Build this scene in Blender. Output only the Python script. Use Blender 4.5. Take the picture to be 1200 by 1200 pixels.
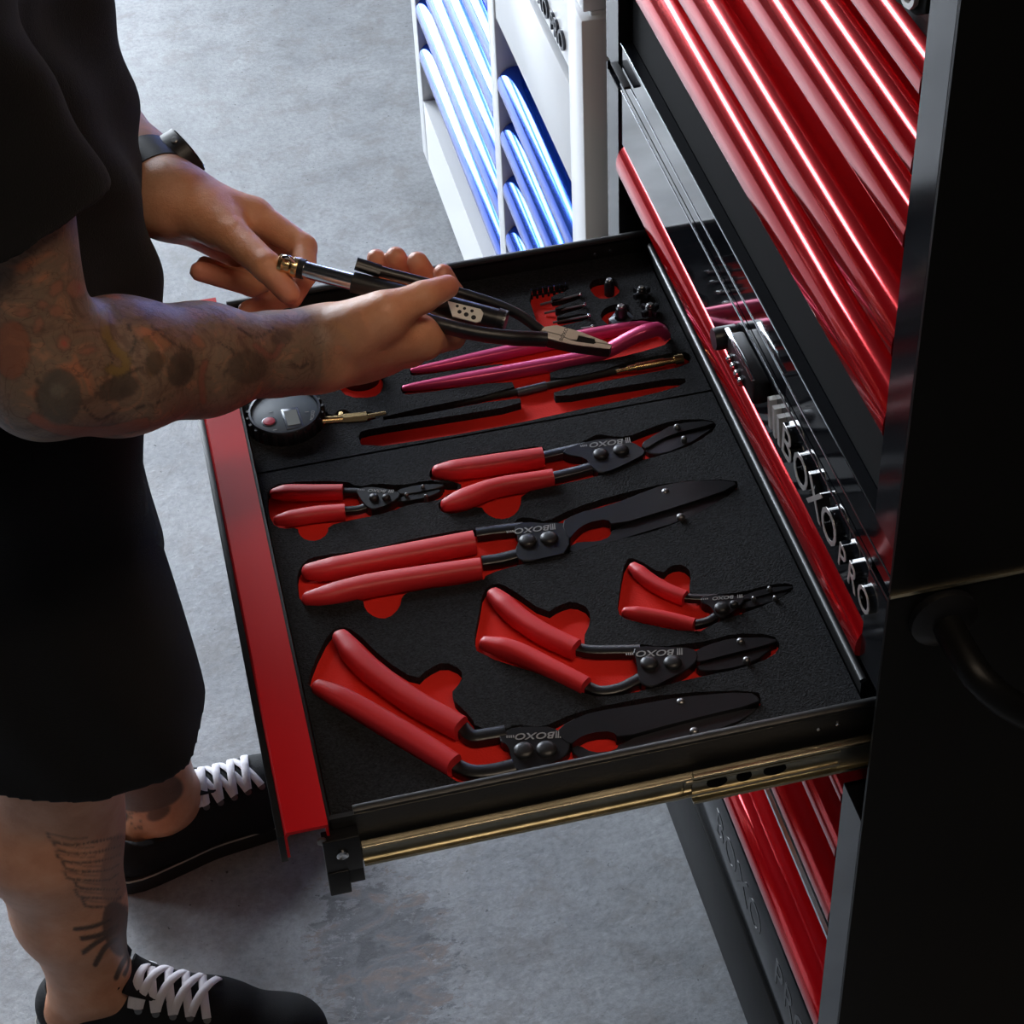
import bpy, bmesh, math, random
import numpy as np
from mathutils import Vector, Matrix, noise as mnoise
random.seed(4)
S = bpy.context.scene
COL = S.collection
for o in list(bpy.data.objects): bpy.data.objects.remove(o)

# ---------------------------------------------------------------- camera
CAM = np.array([0.0, 0.0, 1.89])
YAW, PIT, ROL, FPX = 0.192007645, 0.747524998, -0.0555527211, 2410.387
def _rot():
    f = np.array([math.sin(YAW)*math.cos(PIT), math.cos(YAW)*math.cos(PIT), -math.sin(PIT)])
    r = np.cross(f, [0, 0, 1]); r /= np.linalg.norm(r); u = np.cross(r, f)
    c, s = math.cos(ROL), math.sin(ROL)
    return np.stack([c*r + s*u, s*r - c*u, f])
RC = _rot()
cam = bpy.data.cameras.new('camera'); cam.sensor_width = 36; cam.lens = FPX/1200*36
cam.clip_start = 0.05; cam.clip_end = 60
camo = bpy.data.objects.new('camera', cam); COL.objects.link(camo)
M = Matrix(((RC[0][0], -RC[1][0], -RC[2][0], CAM[0]), (RC[0][1], -RC[1][1], -RC[2][1], CAM[1]),
            (RC[0][2], -RC[1][2], -RC[2][2], CAM[2]), (0, 0, 0, 1)))
camo.matrix_world = M
S.camera = camo

# ---------------------------------------------------------------- light: daylight through the open garage door
S.view_settings.view_transform = 'Standard'; S.view_settings.look = 'None'
S.view_settings.gamma = 1; S.view_settings.use_curve_mapping = False
S.view_settings.exposure = 0.6
W = bpy.data.worlds.new('sky'); S.world = W; W.use_nodes = True
bg = W.node_tree.nodes['Background']
bg.inputs[0].default_value = (0.82, 0.90, 1.0, 1); bg.inputs[1].default_value = 20
# daylight enters through high window bands in the far and left walls and an open door in the far wall
DX0, DX1, DZ0, DZ1, DY = -4.6, 0.1, 3.05, 3.85, 6.6
GX0, GX1, GZ1 = -2.5, -0.4, 2.6          # open roller door under the far windows
LY0, LY1, LZ0, LZ1, LX = 4.2, 6.2, 2.4, 3.6, -5.6
def portal(loc, rot, w, h):
    pl = bpy.data.lights.new('door_daylight_portal', 'AREA'); pl.shape = 'RECTANGLE'
    pl.size = w; pl.size_y = h; pl.cycles.is_portal = True
    plo = bpy.data.objects.new('door_daylight_portal', pl); COL.objects.link(plo)
    plo.location = loc; plo.rotation_euler = rot
portal(((DX0+DX1)/2, DY-0.02, (DZ0+DZ1)/2), (math.radians(-90), 0, 0), DX1-DX0, DZ1-DZ0)
portal(((GX0+GX1)/2, DY-0.02, GZ1/2), (math.radians(-90), 0, 0), GX1-GX0, GZ1)
portal((LX+.02, (LY0+LY1)/2, (LZ0+LZ1)/2), (math.radians(90), 0, math.radians(-90)), LY1-LY0, LZ1-LZ0)

# ---------------------------------------------------------------- pixel helpers (photo treated as 1200 x 1200)
def ray(x, y): return RC.T @ np.array([(x-600)/FPX, (y-600)/FPX, 1.0])
def pz(x, y, z): d = ray(x, y); return CAM + d*(z-CAM[2])/d[2]
def px_(x, y, X): d = ray(x, y); return CAM + d*(X-CAM[0])/d[0]
def pd(x, y, d): return CAM + ray(x, y)*d

# ---------------------------------------------------------------- materials
MATS = {}
def mat(name, col, rough=0.5, metal=0.0, coat=0.0, spec=0.5, bump=None, var=None, sheen=0):
    if name in MATS: return MATS[name]
    m = bpy.data.materials.new(name); m.use_nodes = True
    nt = m.node_tree; b = nt.nodes['Principled BSDF']
    b.inputs['Base Color'].default_value = (*col, 1); b.inputs['Roughness'].default_value = rough
    b.inputs['Metallic'].default_value = metal; b.inputs['Coat Weight'].default_value = coat
    b.inputs['Coat Roughness'].default_value = 0.05; b.inputs['Specular IOR Level'].default_value = spec
    b.inputs['Sheen Weight'].default_value = sheen
    tc = nt.nodes.new('ShaderNodeTexCoord')
    if bump:
        sc, st = bump
        n = nt.nodes.new('ShaderNodeTexNoise'); n.inputs['Scale'].default_value = sc; n.inputs['Detail'].default_value = 4
        bp = nt.nodes.new('ShaderNodeBump'); bp.inputs['Strength'].default_value = st; bp.inputs['Distance'].default_value = 0.002
        nt.links.new(tc.outputs['Object'], n.inputs['Vector'])
        nt.links.new(n.outputs['Fac'], bp.inputs['Height']); nt.links.new(bp.outputs[0], b.inputs['Normal'])
    if var:
        sc, amt = var
        n = nt.nodes.new('ShaderNodeTexNoise'); n.inputs['Scale'].default_value = sc; n.inputs['Detail'].default_value = 5
        r = nt.nodes.new('ShaderNodeMapRange'); r.inputs[1].default_value = .3; r.inputs[2].default_value = .7
        r.inputs[3].default_value = 1-amt; r.inputs[4].default_value = 1+amt
        h = nt.nodes.new('ShaderNodeHueSaturation'); h.inputs['Color'].default_value = (*col, 1)
        nt.links.new(tc.outputs['Object'], n.inputs['Vector']); nt.links.new(n.outputs['Fac'], r.inputs[0])
        nt.links.new(r.outputs[0], h.inputs['Value']); nt.links.new(h.outputs[0], b.inputs['Base Color'])
    MATS[name] = m; return m
def set_mat(m, **kw): pass
mat('black_gloss', (0.006, 0.007, 0.009), 0.06, 0, 0.3, var=(30, .2))
mat('black_paint', (0.006, 0.006, 0.007), 0.35, spec=.3, var=(40, .25))
mat('black_post', (0.008, 0.009, 0.011), 0.12, 0, 0.0, spec=.3)
mat('black_matte', (0.004, 0.004, 0.004), 0.8, spec=.12)
mat('black_side', (0.004, 0.004, 0.004), 0.4, spec=.15)
mat('drawer_black', (0.010, 0.010, 0.010), 0.45, bump=(400, .08))
mat('candy_red', (0.46, 0.003, 0.007), 0.13, 0.6, 0.35)
mat('strip_red', (0.50, 0.005, 0.008), 0.45, 0.0, 0.0, spec=.18, bump=(300, .03))
mat('grip_red', (0.66, 0.024, 0.030), 0.48, bump=(500, .05))
mat('liner_red', (0.72, 0.012, 0.004), 0.85, bump=(600, .2))
mat('foam', (0.011, 0.0115, 0.0135), 0.92, spec=.25, bump=(700, .9), var=(520, .85))
mat('tool_black', (0.010, 0.010, 0.012), 0.33, 0.2, bump=(300, .05))
mat('tool_steel_dark', (0.055, 0.058, 0.068), 0.32, 0.7, bump=(300, .05))
mat('rivet', (0.022, 0.022, 0.024), 0.4, 0.3)
mat('screw', (0.22, 0.22, 0.22), 0.35, 0.9)
mat('chrome', (0.75, 0.77, 0.80), 0.12, 1.0)
mat('jaw_satin', (0.74, 0.69, 0.64), 0.45, 0.45, bump=(350, .06))
mat('brass', (0.72, 0.52, 0.26), 0.25, 1.0)
mat('zinc_gold', (0.74, 0.65, 0.46), 0.25, 1.0, var=(25, .18))
mat('zinc_web', (0.30, 0.29, 0.24), 0.35, 0.9, var=(18, .3))
mat('pink', (0.58, 0.045, 0.16), 0.34, 0.4, 0.1)
mat('print_grey', (0.24, 0.24, 0.24), 0.5)
mat('print_dark', (0.05, 0.05, 0.05), 0.5)
mat('gauge_black', (0.008, 0.009, 0.012), 0.4)
mat('gauge_face', (0.085, 0.105, 0.125), 0.5, 0, 0, spec=.25)
mat('gauge_rim', (0.07, 0.08, 0.10), 0.25, .2)
mat('lcd', (0.16, 0.17, 0.16), 0.25)
mat('button_red', (0.42, 0.02, 0.05), 0.35)
mat('cream', (0.60, 0.52, 0.42), 0.5)
mat('white_paint', (0.84, 0.85, 0.86), 0.30, 0, .3)
mat('blue', (0.012, 0.085, 0.55), 0.13, 0.8, 0.25)
mat('latch_steel', (0.86, 0.84, 0.78), 0.42, 0.7)
mat('letter_steel', (0.60, 0.58, 0.56), 0.38, 0.7)
mat('asphalt', (0.06, 0.06, 0.062), 0.9, var=(3, .2))
mat('rubber', (0.010, 0.010, 0.010), 0.75)
mat('wall_paint', (0.06, 0.054, 0.05), 0.85, var=(2.2, .08), bump=(60, .15))
mat('ceiling_paint', (0.05, 0.047, 0.045), 0.9, var=(2.0, .08))

# ---------------------------------------------------------------- mesh helpers
def newobj(name, me, m=None, parent=None):
    o = bpy.data.objects.new(name, me); COL.objects.link(o)
    if m is not None:
        me.materials.clear(); me.materials.append(MATS[m] if isinstance(m, str) else m)
    if parent is not None: o.parent = parent
    return o
def smooth(me, ang=35):
    if len(me.polygons):
        me.polygons.foreach_set('use_smooth', [True]*len(me.polygons))
        me.set_sharp_from_angle(angle=math.radians(ang))
def from_bm(bm, name, m, parent=None, ang=35):
    bmesh.ops.recalc_face_normals(bm, faces=bm.faces[:])
    me = bpy.data.meshes.new(name); bm.to_mesh(me); bm.free(); smooth(me, ang)
    return newobj(name, me, m, parent)
def thing(name, label, cat, loc=(0, 0, 0), group=None):
    o = bpy.data.objects.new(name, None); COL.objects.link(o); o.location = loc
    o.empty_display_size = .05
    o['label'] = label; o['category'] = cat
    if group: o['group'] = group
    PARENT_LOC[o.name] = Vector(loc)
    return o
PARENT_LOC = {}
def tag(o, label, cat, group=None):
    o['label'] = label; o['category'] = cat
    if group: o['group'] = group
    return o
def struct(o): o['kind'] = 'structure'; return o
def par(o, p):
    """parent keeping world-space coordinates (thing empties only carry a location)"""
    o.parent = p
    o.matrix_parent_inverse = Matrix.Translation(PARENT_LOC.get(p.name, Vector((0, 0, 0)))).inverted() if p.name in PARENT_LOC else Matrix.Identity(4)
    return o
def box(bm, x0, x1, y0, y1, z0, z1, bev=0, seg=2):
    r = bmesh.ops.create_cube(bm, size=1)
    vs = r['verts']
    for v in vs:
        v.co = Vector(((x0+x1)/2+v.co.x*(x1-x0), (y0+y1)/2+v.co.y*(y1-y0), (z0+z1)/2+v.co.z*(z1-z0)))
    if bev:
        es = list({e for v in vs for e in v.link_edges})
        bmesh.ops.bevel(bm, geom=es, offset=bev, segments=seg, affect='EDGES', profile=.5)
    return vs
def bxo(name, ext, m, parent=None, bev=0.0, seg=2):
    bm = bmesh.new(); box(bm, *ext, bev=bev, seg=seg)
    o = from_bm(bm, name, m)
    if parent is not None: par(o, parent)
    return o
def prism(poly, z0, z1, bm=None, bev=0, seg=2):
    """vertical prism of an XY polygon"""
    own = bm is None
    if own: bm = bmesh.new()
    a = 0
    for i in range(len(poly)):
        x0, y0 = poly[i][:2]; x1, y1 = poly[(i+1) % len(poly)][:2]; a += x0*y1-x1*y0
    if a < 0: poly = poly[::-1]
    lo = [bm.verts.new((p[0], p[1], z0)) for p in poly]; hi = [bm.verts.new((p[0], p[1], z1)) for p in poly]
    n = len(poly)
    fb = bm.faces.new(lo[::-1]); ft = bm.faces.new(hi)
    for i in range(n): bm.faces.new((lo[i], lo[(i+1) % n], hi[(i+1) % n], hi[i]))
    if bev:
        bmesh.ops.bevel(bm, geom=list(ft.edges), offset=bev, segments=seg, affect='EDGES', profile=.5)
    return bm
def xprism(prof, y0, y1, bm=None):
    """profile in (x,z) extruded along y"""
    own = bm is None
    if own: bm = bmesh.new()
    a = [bm.verts.new((p[0], y0, p[1])) for p in prof]; b = [bm.verts.new((p[0], y1, p[1])) for p in prof]
    n = len(prof)
    bm.faces.new(a); bm.faces.new(b[::-1])
    for i in range(n): bm.faces.new((a[i], b[i], b[(i+1) % n], a[(i+1) % n]))
    return bm
def frames(P):
    P = [Vector(p) for p in P]; T = []
    for i in range(len(P)):
        t = (P[min(i+1, len(P)-1)]-P[max(i-1, 0)]); T.append(t.normalized())
    return P, T
def resample(P, n):
    P = np.array([list(p) for p in P], float)
    m = len(P)
    if m == 2: t = np.linspace(0, 1, n)[:, None]; return P[0]*(1-t)+P[1]*t
    d = np.r_[0, np.cumsum(np.linalg.norm(np.diff(P[:, :3], axis=0), axis=1))]
    Pe = np.vstack([2*P[0]-P[1], P, 2*P[-1]-P[-2]])
    out = []
    for s in np.linspace(0, d[-1], n):
        i = min(max(np.searchsorted(d, s, side='right')-1, 0), m-2)
        u = (s-d[i])/(d[i+1]-d[i]+1e-12)
        p0, p1, p2, p3 = Pe[i], Pe[i+1], Pe[i+2], Pe[i+3]
        out.append(.5*((2*p1)+(-p0+p2)*u+(2*p0-5*p1+4*p2-p3)*u*u+(-p0+3*p1-3*p2+p3)*u**3))
    return np.array(out)
def sweep(path, rw, rh=None, n=12, bm=None, power=2.0, up=(0, 0, 1), caps=True, dome=0):
    """superellipse section swept along path; rw half width (sideways), rh half height (along up); scalars or lists"""
    own = bm is None
    if own: bm = bmesh.new()
    P, T = frames(path); k = len(P)
    rw = [rw]*k if np.isscalar(rw) else list(rw)
    rh = rw if rh is None else ([rh]*k if np.isscalar(rh) else list(rh))
    up = Vector(up); rings = []
    def ring(c, t, a, b):
        s = t.cross(up)
        if s.length < 1e-5: s = t.cross(Vector((1, 0, 0)))
        s.normalize(); u = s.cross(t).normalized()
        vs = []
        for j in range(n):
            th = 2*math.pi*j/n; c_, s_ = math.cos(th), math.sin(th)
            e = 2/power
            vs.append(bm.verts.new(c+s*(a*math.copysign(abs(c_)**e, c_))+u*(b*math.copysign(abs(s_)**e, s_))))
        return vs
    if dome & 1:
        for q in (.97, .8, .5): rings.append(ring(P[0]-T[0]*rw[0]*q, T[0], rw[0]*math.sqrt(1-q*q), rh[0]*math.sqrt(1-q*q)))
    for i in range(k): rings.append(ring(P[i], T[i], rw[i], rh[i]))
    if dome & 2:
        for q in (.5, .8, .97): rings.append(ring(P[-1]+T[-1]*rw[-1]*q, T[-1], rw[-1]*math.sqrt(1-q*q), rh[-1]*math.sqrt(1-q*q)))
    for a, b in zip(rings[:-1], rings[1:]):
        for j in range(n): bm.faces.new((a[j], a[(j+1) % n], b[(j+1) % n], b[j]))
    if caps: bm.faces.new(rings[0][::-1]); bm.faces.new(rings[-1])
    return bm
def lathe(prof, c, axis=(0, 0, 1), n=24, bm=None):
    """prof list of (r, h) along axis from c"""
    own = bm is None
    if own: bm = bmesh.new()
    ax = Vector(axis).normalized(); s = ax.orthogonal().normalized(); u = ax.cross(s); c = Vector(c)
    rings = []
    for r, h in prof:
        rings.append([bm.verts.new(c+ax*h+(s*math.cos(2*math.pi*j/n)+u*math.sin(2*math.pi*j/n))*max(r, 1e-5)) for j in range(n)])
    for a, b in zip(rings[:-1], rings[1:]):
        for j in range(n): bm.faces.new((a[j], a[(j+1) % n], b[(j+1) % n], b[j]))
    bm.faces.new(rings[0][::-1]); bm.faces.new(rings[-1])
    return bm
def text_mesh(txt, size, depth, spacing=1.0, shear=0.0, bold=0.0):
    cu = bpy.data.curves.new('txt', 'FONT'); cu.body = txt; cu.size = size; cu.extrude = depth/2
    cu.space_character = spacing; cu.shear = shear; cu.offset = bold; cu.resolution_u = 3
    cu.align_x = 'CENTER'; cu.align_y = 'CENTER'
    o = bpy.data.objects.new('txt', cu); COL.objects.link(o)
    dg = bpy.context.evaluated_depsgraph_get()
    me = bpy.data.meshes.new_from_object(o.evaluated_get(dg))
    bpy.data.objects.remove(o); bpy.data.curves.remove(cu)
    return me
def text_obj(name, txt, size, depth, loc, ex, ey, m, parent, stretch=1.0, spacing=1.0, shear=0.0, bold=0.0):
    """lettering whose reading direction is ex and whose up is ey (world)"""
    me = text_mesh(txt, size, depth, spacing, shear, bold)
    ex = Vector(ex).normalized(); ey = Vector(ey).normalized(); ez = ex.cross(ey)
    Mx = Matrix(((ex.x*stretch, ey.x, ez.x, loc[0]), (ex.y*stretch, ey.y, ez.y, loc[1]), (ex.z*stretch, ey.z, ez.z, loc[2]), (0, 0, 0, 1)))
    me.transform(Mx)
    o = newobj(name, me, m)
    if parent is not None: par(o, parent)
    return o
def plate_with_holes(outer, holes, z0, z1, name, m):
    cu = bpy.data.curves.new(name, 'CURVE'); cu.dimensions = '2D'; cu.fill_mode = 'BOTH'; cu.extrude = (z1-z0)/2
    for poly in [outer]+holes:
        sp = cu.splines.new('POLY'); sp.points.add(len(poly)-1)
        for p, q in zip(sp.points, poly): p.co = (q[0], q[1], 0, 1)
        sp.use_cyclic_u = True
    o = bpy.data.objects.new(name, cu); COL.objects.link(o)
    dg = bpy.context.evaluated_depsgraph_get()
    me = bpy.data.meshes.new_from_object(o.evaluated_get(dg))
    bpy.data.objects.remove(o); bpy.data.curves.remove(cu)
    me.transform(Matrix.Translation((0, 0, (z0+z1)/2)))
    return newobj(name, me, m)
def rounded(poly, n=4, k=0.5):
    """chaikin corner rounding of a closed polygon"""
    P = np.array([p[:2] for p in poly], float)
    for _ in range(n):
        Q = np.roll(P, -1, 0)
        P = np.stack([P*.75+Q*.25, P*.25+Q*.75], 1).reshape(-1, 2)
    return [tuple(p) for p in P]
def pxpoly(pts, z): return [tuple(pz(x, y, z)[:2]) for x, y in pts]
# ================================================================ room shell
def floor_material():
    m = bpy.data.materials.new('worn_concrete'); m.use_nodes = True; nt = m.node_tree; L = nt.links
    b = nt.nodes['Principled BSDF']; tc = nt.nodes.new('ShaderNodeTexCoord')
    def noise(sc, det=6, rough=.6, dist=0, vec=None):
        n = nt.nodes.new('ShaderNodeTexNoise'); n.inputs['Scale'].default_value = sc; n.inputs['Detail'].default_value = det
        n.inputs['Roughness'].default_value = rough; n.inputs['Distortion'].default_value = dist
        L.new(vec or tc.outputs['Object'], n.inputs['Vector']); return n.outputs['Fac']
    def ramp(f, stops):
        r = nt.nodes.new('ShaderNodeValToRGB'); L.new(f, r.inputs[0]); e = r.color_ramp.elements
        while len(e) < len(stops): e.new(.5)
        for el, (p, c) in zip(e, stops): el.position = p; el.color = (*c, 1) if len(c) == 3 else c
        return r.outputs[0]
    def mix(a, bb, f, typ='MIX'):
        x = nt.nodes.new('ShaderNodeMix'); x.data_type = 'RGBA'; x.blend_type = typ
        for s, v in ((x.inputs[0], f), (x.inputs[6], a), (x.inputs[7], bb)):
            if hasattr(v, 'is_linked') or hasattr(v, 'links'): L.new(v, s)
            elif isinstance(v, (int, float)): s.default_value = v
            else: s.default_value = (*v, 1)
        return x.outputs[2]
    def math_(op, a, bb=0.0):
        x = nt.nodes.new('ShaderNodeMath'); x.operation = op; x.use_clamp = op in ('MULTIPLY', 'ADD')
        for s, v in ((x.inputs[0], a), (x.inputs[1], bb)):
            if hasattr(v, 'links'): L.new(v, s)
            else: s.default_value = v
        return x.outputs[0]
    big = ramp(noise(2.2, 5, .62, .6), [(.30, (.20, .21, .225)), (.52, (.27, .28, .295)), (.72, (.33, .34, .355))])
    mid = ramp(noise(13, 8, .7), [(.34, (.74, .74, .74)), (.5, (1, 1, 1)), (.68, (1.15, 1.15, 1.15))])
    c = mix(big, mid, .8, 'MULTIPLY')
    fine = ramp(noise(120, 6, .75), [(.36, (.72, .72, .73)), (.5, (1, 1, 1)), (.64, (1.2, 1.2, 1.2))])
    c = mix(c, fine, .7, 'MULTIPLY')
    # pale scuffs
    mp = nt.nodes.new('ShaderNodeMapping'); mp.inputs['Scale'].default_value = (1.0, .28, 1); mp.inputs['Rotation'].default_value = (0, 0, .7)
    L.new(tc.outputs['Object'], mp.inputs[0])
    sc = ramp(noise(34, 4, .6, .3, mp.outputs[0]), [(.66, (0, 0, 0)), (.74, (1, 1, 1))])
    c = mix(c, (.46, .47, .49), math_('MULTIPLY', sc, .35))
    # dark stains and pits
    st = ramp(noise(26, 9, .75, .2), [(.27, (1, 1, 1)), (.36, (0, 0, 0))])
    c = mix(c, (.07, .072, .08), math_('MULTIPLY', st, .55))
    brn = ramp(noise(17, 7, .7, .4), [(.5, (0, 0, 0)), (.62, (1, 1, 1))])
    c = mix(c, (.17, .155, .145), math_('MULTIPLY', brn, .45))
    pits = ramp(noise(115, 3, .55), [(.270, (1, 1, 1)), (.300, (0, 0, 0))])
    c = mix(c, (.03, .03, .035), math_('MULTIPLY', pits, .9))
    # peeled coating patch beside the near shoe
    ctr = pz(450, 1125, 0)
    vs = nt.nodes.new('ShaderNodeVectorMath'); vs.operation = 'SUBTRACT'; L.new(tc.outputs['Object'], vs.inputs[0]); vs.inputs[1].default_value = (ctr[0], ctr[1], 0)
    ms = nt.nodes.new('ShaderNodeMapping'); ms.vector_type = 'POINT'; ms.inputs['Scale'].default_value = (9.5, 6.2, 1); L.new(vs.outputs[0], ms.inputs[0])
    ln = nt.nodes.new('ShaderNodeVectorMath'); ln.operation = 'LENGTH'; L.new(ms.outputs[0], ln.inputs[0])
    mp2 = nt.nodes.new('ShaderNodeMapping'); mp2.inputs['Scale'].default_value = (.75, 1.25, 1); mp2.inputs['Rotation'].default_value = (0, 0, .25); L.new(tc.outputs['Object'], mp2.inputs[0])
    nz = noise(38, 9, .8, .3, mp2.outputs[0])
    ls = nt.nodes.new('ShaderNodeMath'); ls.operation = 'MULTIPLY'; L.new(ln.outputs['Value'], ls.inputs[0]); ls.inputs[1].default_value = .8
    nm = nt.nodes.new('ShaderNodeMath'); nm.operation = 'MULTIPLY'; L.new(nz, nm.inputs[0]); nm.inputs[1].default_value = 2.6
    ee = nt.nodes.new('ShaderNodeMath'); ee.operation = 'SUBTRACT'; L.new(nm.outputs[0], ee.inputs[0]); L.new(ls.outputs[0], ee.inputs[1]); e = ee.outputs[0]
    pm = nt.nodes.new('ShaderNodeMapRange'); pm.inputs[1].default_value = .72; pm.inputs[2].default_value = .82; L.new(e, pm.inputs[0])
    pcol = ramp(noise(24, 6, .6, .8, mp2.outputs[0]), [(.36, (.07, .072, .08)), (.5, (.15, .155, .17)), (.6, (.22, .17, .15)), (.68, (.12, .12, .13))])
    c = mix(c, pcol, math_('MULTIPLY', pm.outputs[0], .85))
    L.new(c, b.inputs['Base Color'])
    rr = ramp(noise(7, 4), [(.3, (.34, .34, .34)), (.7, (.6, .6, .6))]); L.new(rr, b.inputs['Roughness'])
    bp = nt.nodes.new('ShaderNodeBump'); bp.inputs['Strength'].default_value = .25; bp.inputs['Distance'].default_value = .004
    L.new(noise(70, 8, .7), bp.inputs['Height']); L.new(bp.outputs[0], b.inputs['Normal'])
    MATS['worn_concrete'] = m
floor_material()
RX0, RX1, RY0, RY1, RH = -5.6, 1.15, -2.4, 6.6, 6.8
struct(bxo('floor', (RX0-.12, RX1, RY0, RY1+.15, -0.1, 0), 'worn_concrete'))
struct(bxo('floor_outside', (-60, 40, -30, 70, -0.2, -0.101), 'asphalt'))
struct(bxo('ceiling', (RX0, RX1, RY0, RY1+.15, RH, RH+.1), 'ceiling_paint'))
struct(bxo('wall_right', (RX1, RX1+.12, RY0, RY1+.15, 0, RH), 'wall_paint'))
bm = bmesh.new()
box(bm, RX0-.12, RX0, RY0, LY0, 0, RH); box(bm, RX0-.12, RX0, LY1, RY1+.15, 0, RH); box(bm, RX0-.12, RX0, LY0, LY1, LZ1, RH); box(bm, RX0-.12, RX0, LY0, LY1, 0, LZ0)
struct(from_bm(bm, 'wall_left', 'wall_paint'))
struct(bxo('wall_near', (RX0, RX1, RY0-.12, RY0, 0, RH), 'wall_paint'))
bm = bmesh.new()
box(bm, RX0, DX0, RY1, RY1+.15, 0, RH); box(bm, DX1, RX1, RY1, RY1+.15, 0, RH); box(bm, DX0, DX1, RY1, RY1+.15, DZ1, RH); box(bm, DX0, DX1, RY1, RY1+.15, GZ1, DZ0)
box(bm, DX0, GX0, RY1, RY1+.15, 0, GZ1); box(bm, GX1, DX1, RY1, RY1+.15, 0, GZ1)
struct(from_bm(bm, 'wall_far', 'wall_paint'))

# warm shop lamp hanging over the aisle, out of the frame
def shop_lamp(x, y, z, w, power):
    t = thing('shop_lamp', 'long hanging shop lamp with white housing over the aisle', 'lamp', (x, y, z))
    bxo('housing', (x-w/2, x+w/2, y-.09, y+.09, z, z+.06), 'white_paint', t, bev=.01)
    bxo('diffuser', (x-w/2+.02, x+w/2-.02, y-.07, y+.07, z-.012, z), 'lamp_diffuser', t, bev=.004)
    for s in (-1, 1):
        bm = sweep([(x+s*w*.4, y, z+.06), (x+s*w*.4, y, RH)], .004, n=8); par(from_bm(bm, 'cord', 'rubber'), t)
    li = bpy.data.lights.new('shop_lamp_light', 'AREA'); li.shape = 'RECTANGLE'; li.size = w-.04; li.size_y = .14
    li.energy = power; li.color = (1.0, .80, .60)
    lo_ = bpy.data.objects.new('shop_lamp_light', li); COL.objects.link(lo_); lo_.location = (x, y, z-.015); par(lo_, t)
    lo_.location = (x, y, z-.015)
m_ = mat('lamp_diffuser', (.9, .85, .75), .5)
m_.node_tree.nodes['Principled BSDF'].inputs['Emission Color'].default_value = (1, .8, .6, 1)
m_.node_tree.nodes['Principled BSDF'].inputs['Emission Strength'].default_value = 8
shop_lamp(.55, .30, 2.8, 1.3, 5.5)

# ================================================================ cabinets
XF = 0.43           # front plane of all the cabinet frames
XP = 0.464          # recessed drawer panels
def arc(cx, cz, r, a0, a1, n=5):
    return [(cx+r*math.cos(math.radians(a0+(a1-a0)*i/n)), cz+r*math.sin(math.radians(a0+(a1-a0)*i/n))) for i in range(n+1)]
def handle_prof(z0, z1, xf=None, xb=None):
    """pull section: short upright lip, then a long bulge rolling over to the top"""
    xf = XF if xf is None else xf; xb = XP if xb is None else xb
    h = z1-z0; lip = z0+h*.30; top = []
    for i in range(15):
        a = math.radians(90*i/14)
        top.append((xf+(xb-xf)*.62*(1-math.cos(a)), lip+(z1-lip)*math.sin(a)))
    return [(xb, z0+.004)] + arc(xf+.004, z0+.004, .004, 270, 180, 4) + top + [(xb, z1)]
def drawer_front(cab, y0, y1, h0, h1, ztop, m, msub=None):
    """recessed panel with a full-width rounded pull along its lower edge"""
    p = bxo('drawer_front', (XP, XP+.012, y0, y1, h0, ztop), m, cab, bev=.001)
    bm = xprism(handle_prof(h0, h1), y0, y1)
    h = from_bm(bm, 'handle', m, ang=50); par_sub(h, p, cab)
    return p
def par_sub(h, p, cab):
    h.parent = p; h.matrix_parent_inverse = Matrix.Translation(PARENT_LOC[cab.name]).inverted() @ Matrix.Identity(4)
    h.matrix_parent_inverse = Matrix.Identity(4)
    return h
def casters(cab, x0, x1, y0, y1, m):
    for x in (x0, x1):
        for y in (y0, y1):
            c = bxo('caster', (x-.03, x+.03, y-.03, y+.03, .066, .074), m, cab, bev=.002)
            bm = lathe([(.010, -.016), (.030, -.014), (.033, -.008), (.033, .008), (.030, .014), (.010, .016)], (x, y, .033), (0, 1, 0), 24)
            par_sub(from_bm(bm, 'wheel', 'rubber'), c, cab)
            for s in (-1, 1):
                par_sub(bxo('fork', (x-.014, x+.014, y+s*.019-.0015, y+s*.019+.0015, .028, .067), 'screw'), c, cab)

# ---- black roller cabinet with the open drawer
YN, YFAR = 0.90, 1.63          # outer width
rc = thing('roller_cabinet', 'black roller tool cabinet with candy red drawers and one long drawer pulled out', 'tool cabinet', (XF, (YN+YFAR)/2, 0))
bxo('side_panel', (XF, .95, YN, YN+.003, .074, .895), 'black_side', rc)
bxo('side_panel', (XF, .95, YFAR-.003, YFAR, .074, .895), 'black_gloss', rc)
bxo('back_panel', (.947, .95, YN+.003, YFAR-.003, .074, .895), 'black_paint', rc)
bxo('bottom_panel', (XF+.003, .947, YN+.003, YFAR-.003, .074, .08), 'black_paint', rc)
bxo('top_panel', (XF+.031, .947, YN+.003, YFAR-.003, .888, .895), 'black_paint', rc)
bxo('light_block_panel', (XF+.04, .947, YN+.003, YFAR-.003, .655, .66), 'black_matte', rc)  # unseen divider added to block light inside the cabinet
bxo('corner_post', (XF, XF+.03, YN+.003, .942, .08, .655), 'black_post', rc, bev=.0006, seg=1)
bxo('corner_post', (XF, XF+.03, YN+.003, .938, .80, .888), 'black_post', rc, bev=.0006, seg=1)
bxo('corner_post', (XF, XF+.03, 1.59, YFAR-.003, .08, .888), 'black_post', rc, bev=.0006, seg=1)
bxo('base_rail', (XF-.001, XF+.03, .942, 1.59, .08, .200), 'black_side', rc, bev=.002)
kick = bxo('kick_panel', (XF+.001, XF+.02, .942, 1.59, .203, .304), 'black_post', rc, bev=.003)
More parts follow.
